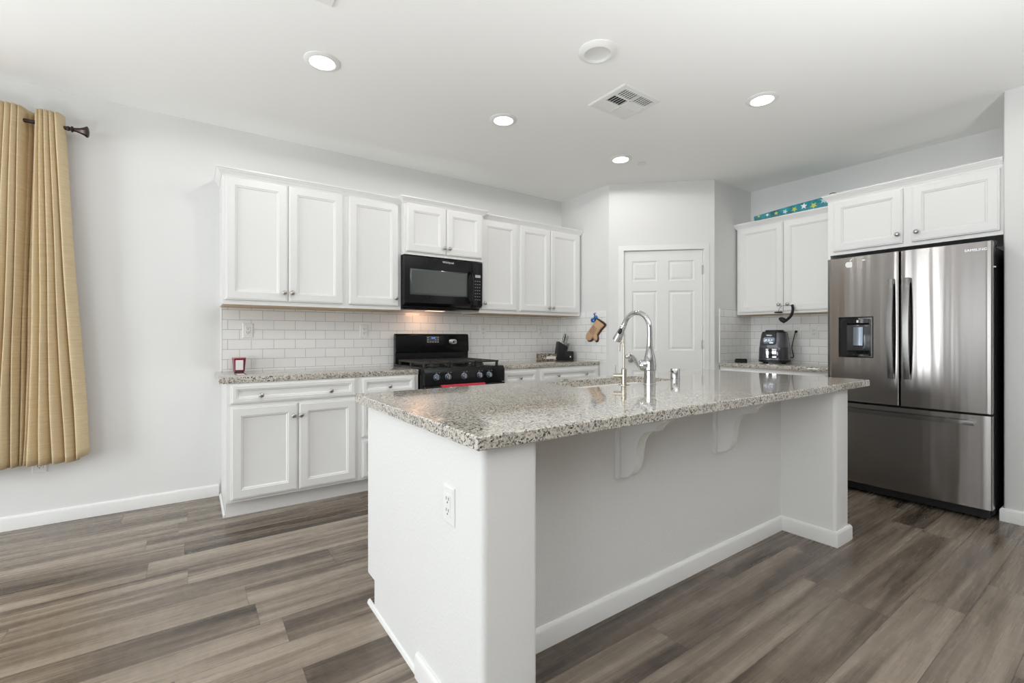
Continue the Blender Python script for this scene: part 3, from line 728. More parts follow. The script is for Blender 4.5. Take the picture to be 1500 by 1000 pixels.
# ================================================================= MICROWAVE
mt = thing('microwave', 'black over-the-range microwave with dark window', 'microwave', (1.445, YA, 1.418))
mw, md_, mh = .762, .385, .443
bm = BM(); prism(bm, [(0, .0), (-.335, .0), (-.352, .012), (-.352, mh), (0, mh)], 'x', 0, mw, bev=.002); link('microwave_case', bm, 'blackmat', mt)
bm = BM(); prism(bm, [(-.353, .016), (-.395, .030), (-.408, .045), (-.410, mh - .008), (-.353, mh - .004)], 'x', .004, .645, bev=.003); dr = link('microwave_door', bm, 'black', mt)
bm = BM(); nested(bm, [(.050, .600, .112, .330, .4095), (.050, .600, .112, .330, .4115), (.053, .597, .115, .327, .4125), (.070, .580, .132, .312, .4120)]); link('door_window', bm, 'mesh_glass', dr)
bm = BM(); tube(bm, spline([(.630, -.412, .06), (.632, -.440, .10), (.632, -.448, .2), (.632, -.446, .30), (.630, -.412, .345)], 24), [.011] * 25, 12, (1.0, .7)); link('door_handle', bm, 'black', dr)
text('brand_lettering', 'Whirlpool', .026, 'silver_print', dr, (.405, -.4112, .408), (R(90), 0, 0), .0006)
bm = BM(); prism(bm, [(-.353, .016), (-.395, .030), (-.408, .045), (-.410, mh - .008), (-.353, mh - .004)], 'x', .648, mw - .004, bev=.003); cp = link('control_panel', bm, 'black', mt)
link('clock_display', boxes((.680, .735, -.4118, -.409, .298, .322)), 'grey_print', cp)
bm = BM()
for i in range(3):
    for j in range(7): box(bm, .676 + i * .023, .687 + i * .023, -.4115, -.409, .262 - j * .028, .2655 - j * .028)
link('button_print', bm, 'grey_print', cp)
bm = BM(); prism(bm, [(-.03, -.010), (-.33, -.012), (-.35, .001), (0, .001)], 'x', .02, mw - .02); up = link('underside_tray', bm, 'steel', mt)
bm = BM(); box(bm, .27, .43, -.30, -.22, -.0135, -.009); lampm = NT('cooktop lamp'); lampm.base((1, 1, 1)); lampm.p(Emission_Color=(1.0, .70, .46, 1), Emission_Strength=1.6)
link('cooktop_lamp', bm, lampm.m, mt)
ld = bpy.data.lights.new('cooktop_lamp_light', 'AREA'); ld.shape = 'RECTANGLE'; ld.size = .14; ld.size_y = .07; ld.energy = .50; ld.color = (1.0, .56, .34)
lo = bpy.data.objects.new('cooktop_lamp_light', ld); C.objects.link(lo); lo.parent = mt; lo.location = (.30, -.16, -.02); lo.rotation_euler = (R(35), 0, 0)

# ================================================================= REFRIGERATOR
# local: x along front (viewer's left to right), front at y=0 plane towards -y
rf = thing('refrigerator', 'large dark stainless french-door refrigerator with bottom freezer', 'refrigerator', (4.100, 1.530, 0), R(-90))
FW, FH = .905, 1.778
def bow(x): u = (x / FW) * 2 - 1; return .0145 * (1 - u * u)
def bowed(x0, x1, z0, z1, depth=.085, n=18, r=.006):
    """door slab with a gently bowed face and rounded vertical edges"""
    bm = BM(); pts = [(x0, depth)]
    pts += [(x0, r)]
    for k in range(1, 4): a = R(90 * k / 4); pts.append((x0 + r * (1 - math.cos(a)), r * (1 - math.sin(a)) - bow(x0)))
    for i in range(n + 1):
        x = x0 + r + (x1 - x0 - 2 * r) * i / n; pts.append((x, -bow(x)))
    for k in range(3, 0, -1): a = R(90 * k / 4); pts.append((x1 - r * (1 - math.cos(a)), r * (1 - math.sin(a)) - bow(x1)))
    pts += [(x1, r), (x1, depth)]
    prism(bm, pts, 'z', z0, z1); 
    return bm
bm = boxes((.006, FW - .006, .0965, .735, .035, FH - .022), bev=.004); link('fridge_case', bm, 'blackmat', rf)
fdl = link('fridge_door', bowed(0, FW / 2 - .004, .690, FH), 'fridge', rf, angle=40); fdl['label'] = 'left steel door with water dispenser'
fdr = link('fridge_door', bowed(FW / 2 + .004, FW, .690, FH), 'fridge', rf, angle=40); fdr['label'] = 'right steel door'
fz = link('freezer_drawer', bowed(0, FW, .085, .675), 'fridge', rf, angle=40)
link('gasket', boxes((.01, FW - .01, .070, .096, .09, FH - .01)), 'blackmat', rf)
link('kick_grille', boxes((.02, FW - .02, .05, .12, .02, .086)), 'blackmat', rf)
for xx in (.06, FW - .06):
    bm = BM(); lathe(bm, [(.022, 0), (.022, .03)], (xx, .10, 0), 'z', 14); link('leveling_foot', bm, 'blackmat', rf)
for xx in (.03, FW - .03): link('hinge_cover', boxes((xx - .03, xx + .03, .06, .16, FH - .022, FH + .012), bev=.005), 'blackmat', rf)
def vhandle(x, door):
    bm = BM(); 
    prof = [(0, -.030 - .0), (.3, -.048), (.5, -.052), (.7, -.048), (1, -.030)]
    z0, z1 = .880, 1.585; w = .030
    pts_o = []; n = 20; outer = []; inner = []
    for i in range(n + 1):
        u = i / n; z = z0 + (z1 - z0) * u; o = .034 + .028 * math.sin(math.pi * u); outer.append((-bow(x) - o, z)); inner.append((-bow(x) - o + .016, z))
    poly = outer + [(-bow(x) + .002, z1), (-bow(x) + .002, z1 - .03)] + inner[::-1][1:-1] + [(-bow(x) + .002, z0 + .03), (-bow(x) + .002, z0)]
    prism(bm, poly, 'x', x - w / 2, x + w / 2, bev=.002); link('handle', bm, 'fridge_handle', door, angle=25)
vhandle(FW / 2 - .045, fdl); vhandle(FW / 2 + .045, fdr)
n = 20; bm = BM(); outer = []; inner = []
for i in range(n + 1):
    x = .075 + (FW - .15) * i / n; outer.append((x, -bow(x) - .040)); inner.append((x, -bow(x) - .026))
poly = outer + [(FW - .075, -bow(FW - .075) + .002), (FW - .105, -bow(FW - .105) + .002)] + inner[::-1][1:-1] + [(.105, -bow(.105) + .002), (.075, -bow(.075) + .002)]
prism(bm, poly, 'z', .612, .640, bev=.002); link('handle', bm, 'fridge_handle', fz, angle=25)
# dispenser
dx0, dx1, dz0, dz1 = .080, .300, 1.020, 1.325
yb = -bow(.19)
bm = BM(); nested(bm, [(dx0, dx1, dz0, dz1, -yb - .006), (dx0, dx1, dz0, dz1, -yb + .004), (dx0 + .006, dx1 - .006, dz0 + .006, dz1 - .006, -yb + .004), (dx0 + .010, dx1 - .010, dz0 + .010, dz1 - .010, -yb + .001), (dx0 + .010, dx1 - .010, dz0 + .010, dz1 - .010, -yb + .0005)])
dsp = link('water_dispenser', bm, 'black', fdl); dsp['label'] = 'black water and ice dispenser'
link('dispenser_alcove', boxes((dx0 + .055, dx1 - .015, yb - .0055, yb - .0012, dz0 + .012, dz1 - .060), bev=.001), 'alcove', dsp)
bm = BM(); prism(bm, [(yb - .001, dz1 - .015), (yb - .030, dz1 - .02), (yb - .030, dz1 - .048), (yb - .001, dz1 - .062)], 'x', dx0 + .060, dx1 - .022, bev=.003); link('nozzle_housing', bm, 'black', dsp)
bm = BM(); prism(bm, [(yb - .003, 1.250), (yb - .014, 1.248), (yb - .022, 1.110), (yb - .003, 1.100)], 'x', dx0 + .098, dx0 + .160, bev=.003); link('paddle', bm, 'knobgrey', dsp)
bm = BM(); prism(bm, [(yb - .003, 1.035), (yb - .035, 1.035), (yb - .035, 1.045), (yb - .003, 1.075)], 'x', dx0 + .060, dx1 - .022, bev=.002); link('drip_tray', bm, 'black', dsp)
bm = boxes((dx0 + .125, dx0 + .137, yb - .0315, yb - .0295, dz1 - .045, dz1 - .026)); link('button_print', bm, 'white', dsp)
tx = text('brand_lettering', 'SAMSUNG', .0225, 'silver_print', fdr, (.832, -bow(.832) - .0005, 1.729), (R(90), 0, -math.atan(.0145 * 4 / FW * .84) * -1), .0005)
# fruit-shaped sticker on the left door
bm = BM(); cx, cz, s = .148, 1.722, .036
pts = []
for k in range(48):
    a = 2 * math.pi * k / 48; rr = 1.0 - .10 * math.cos(2 * a) * .6
    x, z = math.sin(a) * rr * .92, math.cos(a) * rr
    z -= .22 * math.exp(-(x / .28) ** 2) * (1 if z > 0 else -.55)
    bx2, bz2, br2 = 1.12, .12, .46
    dd = math.hypot(x - bx2, z - bz2)
    if dd < br2: f_ = br2 / max(dd, 1e-4); x, z = bx2 + (x - bx2) * f_, bz2 + (z - bz2) * f_
    pts.append((cx + x * s * .72, cz + z * s * .72))
prism(bm, pts, 'y', -bow(cx) - .0008, -bow(cx) + .001)
lf = [(cx + .002 + .016 * (k / 8) , cz + s * .70 + .018 * (k / 8) + .006 * math.sin(math.pi * k / 8)) for k in range(9)] + [(cx + .002 + .016 * (1 - k / 8), cz + s * .70 + .018 * (1 - k / 8) - .006 * math.sin(math.pi * k / 8)) for k in range(1, 8)]
prism(bm, lf, 'y', -bow(cx) - .0008, -bow(cx) + .001)
tagged = link('door_sticker', bm, 'white', fdl); tagged['label'] = 'white bitten-apple sticker'
bm = BM(); prism(bm, [(.240 + .011 * math.cos(R(a)), 1.745 + .0035 * math.sin(R(a))) for a in range(0, 360, 30)], 'y', -bow(.24) - .0008, -bow(.24) + .001); link('small_emblem', bm, 'silver_print', fdl)
bm = boxes((FW - .001, FW + .010, .028, .045, 1.612, 1.620)); link('hook_tab', bm, 'white', fdr)

# ================================================================= CEILING FITTINGS
def downlight(x, y, label, lit=True):
    t_ = thing('recessed_light', label, 'ceiling light', (x, y, CH), 0, 'recessed ceiling lights')
    bm = BM(); lathe(bm, [(.068, -.001), (.068, -.010), (.074, -.012), (.090, -.008), (.097, -.003), (.097, 0)], (0, 0, 0), 'z', 40)
    bmesh.ops.delete(bm, geom=[f for f in bm.faces if len(f.verts) > 4], context='FACES')
    link('trim_ring', bm, 'plastic', t_)
    if lit:
        bm = BM(); lathe(bm, [(.0685, -.001), (.0685, -.0085), (.060, -.0105), (0, -.0115)], (0, 0, 0), 'z', 40); link('lamp_lens', bm, 'lens', t_)
        d = bpy.data.lights.new('downlight', 'SPOT'); d.spot_size = R(177); d.spot_blend = .12; d.shadow_soft_size = .055; d.energy = 17; d.color = (1.0, .985, .965)
        o = bpy.data.objects.new('downlight', d); C.objects.link(o); o.parent = t_; o.location = (0, 0, -.016)
    else:
        bm = BM(); lathe(bm, [(.068, -.010), (.060, -.004), (.045, -.0025), (0, -.0015)], (0, 0, 0), 'z', 40); link('lamp_lens', bm, 'lens_off', t_)
        bm = BM()
    return t_
downlight(.608, 2.751, 'lit recessed ceiling light nearest the curtain')
downlight(1.842, 2.742, 'lit recessed ceiling light above and in front of the microwave')
downlight(3.095, 2.756, 'lit recessed ceiling light nearest the pantry door')
downlight(3.080, 1.528, 'lit recessed ceiling light nearest the refrigerator')
downlight(.608, 1.528, 'unseen recessed ceiling light added above the left end of the island')  # out of view; follows the lamp grid, added for extra light
# unlit eyeball lamp: a deep open cone above a white ring
t_ = thing('recessed_light', 'unlit white recessed ceiling light above the ceiling vent', 'ceiling light', (1.823, 1.790, CH), 0, 'recessed ceiling lights')
bm = BM(); lathe(bm, [(.070, -.001), (.070, -.019), (.076, -.021), (.096, -.013), (.104, -.006), (.104, 0)], (0, 0, 0), 'z', 48)
bmesh.ops.delete(bm, geom=[f for f in bm.faces if len(f.verts) > 4], context='FACES'); link('trim_ring', bm, 'plastic', t_)
bm = BM(); lathe(bm, [(.070, -.019), (.066, -.010), (.052, -.0045), (.030, -.002), (0, -.0015)], (0, 0, 0), 'z', 48); bmesh.ops.delete(bm, geom=[f for f in bm.faces if len(f.verts) > 4], context='FACES'); link('reflector', bm, 'lens_off', t_)

def vent(x0, x1, y0, y1, label):
    cx, cy = (x0 + x1) / 2, (y0 + y1) / 2; hx, hy = (x1 - x0) / 2, (y1 - y0) / 2
    t_ = thing('ceiling_vent', label, 'vent', (cx, cy, CH), 0, 'ceiling vents')
    bm = BM(); o, i = .0, .038
    def rr_(k, z): return [bm.verts.new((sx * (hx - k), sy * (hy - k), z)) for sx, sy in ((-1, -1), (1, -1), (1, 1), (-1, 1))]
    shell(bm, [rr_(0, 0), rr_(0, -.004), rr_(.008, -.010), rr_(i, -.010), rr_(i, -.001)], False, False); link('vent_frame', bm, 'plastic', t_)
    link('backing', boxes((-hx + .03, hx - .03, -hy + .03, hy - .03, -.003, -.0005)), 'blackmat', t_)
    ax, ay = hx - .036, hy - .036
    bm = BM()
    # far half: lattice of slats both ways; near half: curved-looking louvers in alternating directions
    def slat(xa, xb, ya, yb, tilt, along):
        th = .0012
        if along == 'x':
            c_ = (ya + yb) / 2; w_ = (yb - ya) / 2
            prism(bm, [(c_ - w_, -.003 if tilt > 0 else -.011), (c_ + w_, -.011 if tilt > 0 else -.003), (c_ + w_, (-.011 if tilt > 0 else -.003) + th), (c_ - w_, (-.003 if tilt > 0 else -.011) + th)], 'x', xa, xb)
        else:
            c_ = (xa + xb) / 2; w_ = (xb - xa) / 2
            prism(bm, [(c_ - w_, -.003 if tilt > 0 else -.011), (c_ + w_, -.011 if tilt > 0 else -.003), (c_ + w_, (-.011 if tilt > 0 else -.003) + th), (c_ - w_, (-.003 if tilt > 0 else -.011) + th)], 'y', ya, yb)
    t3 = 2 * ay / 3
    for row in range(3):
        ya, yb = -ay + row * t3 + .004, -ay + (row + 1) * t3 - .004
        for cidx, (xa, xb) in enumerate(((-ax, -.004), (.004, ax))):
            if row == 0:                                # lattice furthest from the stove wall
                for k in range(7): x_ = xa + (xb - xa) * (k + .5) / 7; box(bm, x_ - .0030, x_ + .0030, ya, yb, -.010, -.006)
                for k in range(4): y_ = ya + (yb - ya) * (k + .5) / 4; slat(xa, xb, y_ - .0045, y_ + .0045, -1, 'x')
            elif row == 1:
                for k in range(6): x_ = xa + (xb - xa) * (k + .5) / 6; slat(x_ - .0085, x_ + .0085, ya, yb, -1 if cidx == 0 else 1, 'y')
            else:
                for k in range(5): y_ = ya + (yb - ya) * (k + .5) / 5; slat(xa, xb, y_ - .0075, y_ + .0075, 1, 'x')
    for k in (1, 2): box(bm, -ax, ax, -ay + k * t3 - .004, -ay + k * t3 + .004, -.0115, -.002)
    box(bm, -.004, .004, -ay, ay, -.0115, -.002)
    link('louvers', bm, 'plastic', t_)
vent(2.190, 2.552, 1.912, 2.238, 'square white ceiling vent with louvers, fully in view')
vent(.20, .548, 1.93, 2.262, 'white ceiling vent with only its corner showing at the top picture edge')
sp = thing('sprinkler_cover', 'small white sprinkler cover plate beside the far ceiling light', 'sprinkler', (3.330, 2.715, CH))
bm = BM(); lathe(bm, [(.030, 0), (.030, -.003), (0, -.0035)], (0, 0, 0), 'z', 24); link('gap_ring', bm, 'slot', sp)
bm = BM(); lathe(bm, [(.040, -.0036), (.040, -.006), (0, -.0065)], (0, 0, 0), 'z', 28); link('cover_plate', bm, 'plastic', sp)

# ================================================================= ADDED FILL LAMPS (out of view, not part of the room; they wash the ceiling)
def fill_lamp(x, y, label, power):  # unseen can lamp added to brighten the ceiling
    t_ = thing('added_fill_lamp', label, 'fill_lamp', (x, y, 0), 0, 'added fill lamps')
    bm = BM(); lathe(bm, [(.15, 0), (.15, .012), (.12, .02), (.13, .20), (.165, .30), (.160, .30), (.125, .20), (.11, .06), (0, .05)], (0, 0, 0), 'z', 32); link('lamp_can', bm, 'blackmat', t_)
    d = bpy.data.lights.new('added_fill_lamp', 'AREA'); d.shape = 'DISK'; d.size = .30; d.energy = power; d.color = (.965, .985, 1.0); d.spread = R(128)
    o = bpy.data.objects.new('fill_lamp', d); C.objects.link(o); o.parent = t_; o.location = (0, 0, .285); o.rotation_euler = (math.pi, 0, 0)
fill_lamp(-1.1, 1.2, 'added unseen uplight left of the viewer', 21)
fill_lamp(1.5, -0.9, 'added unseen uplight behind the viewer', 78)

# ================================================================= OUTLETS
def outlet(loc, rotz, label, kind='duplex'):
    t_ = thing('wall_outlet', label, 'outlet', loc, rotz, 'wall outlets')
    bm = BM(); nested(bm, [(-.035, .035, -.0575, .0575, 0), (-.035, .035, -.0575, .0575, .003), (-.031, .031, -.0535, .0535, .006)]); pl = link('cover_plate', bm, 'plastic', t_)
    if kind == 'blank': return t_
    bm = BM(); box(bm, -.0165, .0165, -.0085, -.005, -.0335, .0335, .001, 1); rc = link('receptacle', bm, 'plastic', t_)
    bm = BM()
    for zc in (-.0175, .0175):
        box(bm, -.0085, -.0060, -.0090, -.0083, zc - .001, zc + .008); box(bm, .0055, .0085, -.0090, -.0083, zc - .001, zc + .008)
        lathe(bm, [(.0028, 0), (.0028, .0006)], (0, -.0084, zc - .008), '-y', 8)
    link('socket_slots', bm, 'slot', rc)
    return t_
outlet((.352, YA - .0078, 1.223), 0, 'white wall outlet on the tile above the candle')
outlet((1.235, YA - .0078, 1.223), 0, 'white wall outlet on the tile just left of the stove backguard')
outlet((2.450, YA - .0078, 1.232), 0, 'white wall outlet on the tile just right of the stove backguard')
outlet((3.202, YA - .0078, 1.236), 0, 'white wall outlet on the tile left of the knife block')
outlet((-.778, YA + .0002, .385), 0, 'white wall outlet peeking out below the curtain hem')
outlet((IX0 - .0002, 1.252, .665), R(-90), 'white wall outlet on the end of the island')
outlet((XB - .0078, 2.120, 1.212), R(-90), 'white wall outlet with the air fryer cord plugged in')
outlet((XB - .0078, 1.965, 1.218), R(-90), 'white wall outlet between the plugged-in cord and the refrigerator')

# ================================================================= CURTAIN AND ROD
rod = thing('curtain_rod', 'dark bronze curtain rod with flared finial at the upper left', 'curtain rod', (-.55, 3.93, 2.475))
bm = BM(); tube(bm, [(-2.2, 0, 0), (-.085, 0, 0)], .0115, 16); link('pole', bm, 'bronze', rod)
bm = BM(); lathe(bm, [(.0125, -.09), (.0150, -.085), (.0150, -.078), (.0105, -.074), (.0120, -.070), (.0190, -.066), (.0190, -.060), (.012, -.056), (.013, -.046), (.018, -.026), (.028, -.006), (.036, .004), (.036, .008), (.026, .014), (0, .018)], (0, 0, 0), 'x', 8); link('finial', bm, 'bronze', rod, angle=25)
bm = BM(); box(bm, -.142, -.122, -.004, .104, -.030, -.018, .002, 1); box(bm, -.142, -.122, .098, .1045, -.060, .02, .002, 1); box(bm, -.140, -.124, -.016, .016, -.026, -.010, .003, 1); link('bracket', bm, 'bronze', rod)
def curtain():
    # fold ridges: (x top, x bottom, y top, y bottom) in metres; each fold tucks behind the next one to its right
    tx = lambda p: -.923 + .00287 * p
    bx_ = lambda p: -.925 + .00297 * p
    ridges = [(-115, -175, .05, .0), (-106, -160, .05, .0), (-97, -150, -.045, -.02), (-88, -135, -.05, -.03), (-79, -120, -.05, -.03), (-70, -108, -.045, -.03), (-60, -96, .05, .0), (-50, -84, .055, .0), (-40, -74, -.045, -.02), (-30, -66, -.05, -.03), (-20, -56, -.05, -.03), (-9, -46, -.05, -.03),
              (1, -32, -.05, -.03), (10, -14, -.05, -.03), (19, 1, -.05, -.028), (28, 15, -.04, -.015), (38, 25, .050, .008), (46, 32, .055, .006), (53, 40, -.030, -.020),
              (59, 58, -.045, -.035), (66, 76, -.048, -.038), (74, 95, -.048, -.038), (82, 113, -.042, -.034)]
    at, ab = .026, .054
    ct, cb_ = [], []
    for k, (pt, pb, yt, yb) in enumerate(ridges):
        x0t, x0b = tx(pt), bx_(pb)
        if k < len(ridges) - 1:
            x1t, x1b = tx(ridges[k + 1][0]), bx_(ridges[k + 1][1]); y1t, y1b = ridges[k + 1][2], ridges[k + 1][3]
            for f, g, h in ((0, 0, 0), (.10, -.10, 0), (.34, .02, .1), (.62, .32, .3), (.92, .78, .55), (1.10, 1.0, .8), (1.02, .55, .95)):
                ct.append(Vector((x0t + (x1t - x0t) * f, yt + (y1t - yt) * h + at * g, 0))); cb_.append(Vector((x0b + (x1b - x0b) * f, yb + (y1b - yb) * h + ab * g, 0)))
        else:
            for f, g in ((0, 0), (.15, -.004), (.5, .004), (.85, .022), (1, .045)):
                ct.append(Vector((x0t + (tx(95) - x0t) * f, yt + g * 1.4, 0))); cb_.append(Vector((x0b + (bx_(133) - x0b) * f, yb + g * .8, 0)))
    NV = 44; n = (len(ct) - 1) * 3; rt_, rb_ = spline(ct, n), spline(cb_, n); bm = BM(); grid = []
    for j in range(NV + 1):
        v = j / NV; e = v ** 1.05; row = []
        for i in range(n + 1):
            p = rt_[i].lerp(rb_[i], e); u = i / n
            z = 2.550 + (.398 - 2.550) * v
            if v < .05: p.y *= .9
            if u > .965: z += (.040 * (u - .965) / .035) * v * v
            row.append(bm.verts.new((p.x + .005 * math.sin(8 * v + 9 * u * 3) * v, 3.932 + p.y + .003 * math.sin(23 * v + 40 * u) * v, z)))
        grid.append(row)
    for A, B in zip(grid, grid[1:]):
        for i in range(n): bm.faces.new([A[i], A[i + 1], B[i + 1], B[i]])
    return bm
cu = link('curtain', curtain(), 'curtain', angle=180); md = cu.modifiers.new('thick', 'SOLIDIFY'); md.thickness = .0025; md.offset = 0
tag(cu, 'beige pleated linen curtain hanging from the bronze rod', 'curtain')

# ================================================================= SMALL THINGS
# candle
cd = thing('jar_candle', 'maroon jar candle with white label on the left counter', 'candle', (.287, 3.945, CT))
bm = BM(); shell(bm, [rrect(-.030, .030, -.030, .030, .012, 0, bm), rrect(-.036, .036, -.036, .036, .014, .004, bm), rrect(-.044, .044, -.044, .044, .016, .102, bm), rrect(-.040, .040, -.040, .040, .014, .102, bm), rrect(-.036, .036, -.036, .036, .012, .088, bm)]); link('glass_jar', bm, 'maroon', cd)
bm = BM(); box(bm, -.024, .024, -.0448, -.0385, .016, .088); bmesh.ops.rotate(bm, verts=bm.verts, cent=(0, -.041, .05), matrix=Matrix.Rotation(R(4.5), 3, 'X')); link('paper_label', bm, 'label', cd)
bm = BM(); shell(bm, [rrect(-.036, .036, -.036, .036, .012, .0885, bm), rrect(-.036, .036, -.036, .036, .012, .094, bm)]); link('wax', bm, 'wax', cd)
bm = BM(); tube(bm, [(0, 0, .094), (.001, 0, .103)], .0015, 8); link('wick', bm, 'slot', cd)
bm = BM(); shell(bm, [rrect(-.0445, .0445, -.0445, .0445, .016, .1025, bm), rrect(-.0445, .0445, -.0445, .0445, .016, .106, bm), rrect(-.040, .040, -.040, .040, .014, .106, bm), rrect(-.040, .040, -.040, .040, .014, .1025, bm)], False, False); link('jar_rim', bm, 'wax', cd)

# knife block: tall slanted back block and short front block
KB = Vector((3.355, 3.835, CT)); ang = R(-22)
kb = thing('knife_block', 'black two-part knife block in the corner below the oven mitt', 'knife block', KB, ang)
bm = BM(); prism(bm, [(-.075, 0), (.015, 0), (.045, .150), (-.045, .205)], 'x', -.058, .058, bev=.003)
bmesh.ops.rotate(bm, verts=bm.verts, cent=(0, 0, 0), matrix=Matrix.Rotation(R(90), 3, 'Z')); 
bmesh.ops.scale(bm, verts=bm.verts, vec=(-1, 1, 1)); link('tall_block', bm, 'blackmat', kb)
bm = BM(); box(bm, .016, .115, -.062, .062, 0, .098, .003); link('front_block', bm, 'blackmat', kb)
link('printed_mark', boxes((.072, .082, -.0635, -.0615, .030, .048)), 'white', kb)
def knife(lx, ly, lz, ln, dirv, label, steel, group):
    r_ = Matrix.Rotation(ang, 3, 'Z'); p = KB + r_ @ Vector((lx, ly, lz)); d = (r_ @ Vector(dirv)).normalized()
    t_ = thing('kitchen_knife' if ln > .1 else 'steak_knife', label, 'knife', p, 0, group)
    bm = BM(); tube(bm, spline([d * .007, d * ln * .3, d * ln * .7, d * ln], 12), [.0085, .009, .0085, .0082, .008, .0082, .0086, .009, .0094, .0098, .0098, .009, .006], 12, (1.0, .62)); link('handle', bm, 'steel' if steel else 'blackmat', t_)
    bm = BM(); tube(bm, [d * .0, d * .008], [.0080, .0088], 10, (1.0, .5)); link('bolster', bm, 'chrome', t_)
    bm = BM(); 
    for k in (.3, .55, .8):
        q = d * ln * k; s_ = Vector((0, -1, 0)); ellipsoid(bm, q + s_ * .0075, (.0022, .0022, .0022), 8, 6)
    link('rivets', bm, 'chrome', t_)
gl = 'knives in the tall rear block'; gs = 'steak knives in the short front block'
for i, (a, b) in enumerate(((-.035, -.03), (-.035, .02), (-.005, -.04), (-.005, .0), (-.005, .04))):
    knife(.018 + a * .9 + .02, b, .190 - (a + .035) * .9, .105 + .012 * (i % 2), (.30, .02 * (i % 3 - 1), 1), ('black-handled knife standing tallest at the back of the knife block', 'black-handled knife behind its steel-riveted neighbours in the knife block')[0] if i == 0 else 'steel-handled knife rising from the tall rear part of the knife block', i != 0, gl)
for i in range(5): knife(.045 + .0 * i, -.045 + .0225 * i, .100, .092, (.36, 0, 1), 'silver-handled steak knife in the short front part of the knife block', True, gs)

# mottled tray of small packets left of the knife block
tr = thing('storage_box', 'small black and tan mottled open box left of the knife block', 'box', (3.160, 3.862, CT), R(-6))
bm = BM(); 
for b in ((-.095, .095, -.055, -.050, 0, .062), (-.095, .095, .050, .055, 0, .075), (-.095, -.090, -.055, .055, 0, .070), (.090, .095, -.055, .055, 0, .070), (-.095, .095, -.055, .055, 0, .004)): box(bm, *b, bev=.001)
link('box_walls', bm, 'mottled', tr)
pk = boxes((-.040, .080, -.0585, -.0555, .020, .048)); link('label_panel', pk, 'label', tr)

# oven mitt and hook on the short tiled wall (x = XP plane, facing -x)
def wallpt(y, z, off): return (XP - .008 - off, y, z)
mtt = thing('oven_mitt', 'tan oven mitt with brown edging hanging from the blue hook', 'oven mitt', (XP - .008, 3.468, 1.243), R(-90))
# local: x to the viewer's right (world -y), front towards -y local, z up; outline of a mitt then rotated
def mitt_outline(grow=0.0):
    base = [(-.055, .13), (.055, .13), (.058, .05), (.058, .0), (.062, -.03), (.085, -.055), (.098, -.085), (.088, -.105), (.070, -.104), (.052, -.082), (.040, -.070), (.040, -.105), (.030, -.140), (.005, -.160), (-.025, -.155), (-.048, -.130), (-.058, -.09), (-.058, 0)]
    pts = spline([(x, z, 0) for x, z in base + base[:1]], 90)[:-1]
    c = Vector((0.005, -.02, 0)); return [((p - c) * (1 + grow) + c) for p in pts]
rot = Matrix.Rotation(R(-37), 3, 'Z')
def mitt_layer(grow, f0, f1, dx=0, dz=0, puff=0.0):
    bm = BM(); P = [rot @ (p * .86) for p in mitt_outline(grow)]; P = [Vector((p.x * 1.30, p.y, 0)) for p in P]
    loops = []
    for k, (f, g) in enumerate(((f0, 0.0), (f0 + (f1 - f0) * .7, 0.0), (f1, -.10), (f1 + puff, -.30), (f1 + puff * 1.3, -.62))):
        cc = sum((p for p in P), Vector()) / len(P)
        loops.append([bm.verts.new((((p - cc) * (1 + g) + cc).x + dx, -f, ((p - cc) * (1 + g) + cc).y + dz)) for p in P])
    shell(bm, loops); return bm
link('back_layer', mitt_layer(.05, .002, .012, .006, -.004, .001), 'mittedge', mtt)['label'] = 'dark brown edging'
link('front_layer', mitt_layer(-.01, .012, .022, -.004, .004, .006), 'mitt', mtt)
bm = BM(); random.seed(4)
for r_i in range(5):
    for k in range(6):
        c_ = rot @ Vector((-.034 + k * .011, .030 - r_i * .018, 0)); c_.x *= 1.2; w_ = .0035 + .002 * random.random()
        prism(bm, [(c_.x - w_, c_.y - .004), (c_.x + w_, c_.y - .002), (c_.x + w_, c_.y + .0025), (c_.x - w_, c_.y + .001)], 'y', -.0315, -.026)
link('print_marks', bm, 'mittedge', mtt)
bm = BM(); q0 = rot @ Vector((-.048, .112, 0)); q1 = rot @ Vector((.048, .112, 0)); q0.x *= 1.3; q1.x *= 1.3; tube(bm, [(q0.x, -.016, q0.y), (q1.x, -.016, q1.y)], .0075, 10, (1, 1.5)); link('cuff', bm, 'mittedge', mtt)
hk = thing('wall_hook', 'blue plastic hook on the tile above the oven mitt', 'hook', (XP - .008, 3.478, 1.368), R(-90))
bm = BM(); ellipsoid(bm, (.018, -.014, .012), (.026, .013, .020)); ellipsoid(bm, (-.012, -.024, -.018), (.030, .014, .024)); ellipsoid(bm, (0, -.006, 0), (.022, .006, .030)); link('hook_body', bm, 'blue', hk)
bm = BM(); tube(bm, spline([(-.004, -.006, .02), (-.002, -.008, .045), (.004, -.006, .062)], 8), .0035, 8); tube(bm, spline([(.004, -.006, .02), (-.012, -.008, .04), (-.016, -.006, .056)], 8), .003, 8); link('hook_prongs', bm, 'blackmat', hk)
bm = BM(); ellipsoid(bm, (.008, -.034, -.024), (.005, .003, .005), 10, 8); link('white_dot', bm, 'white', hk)

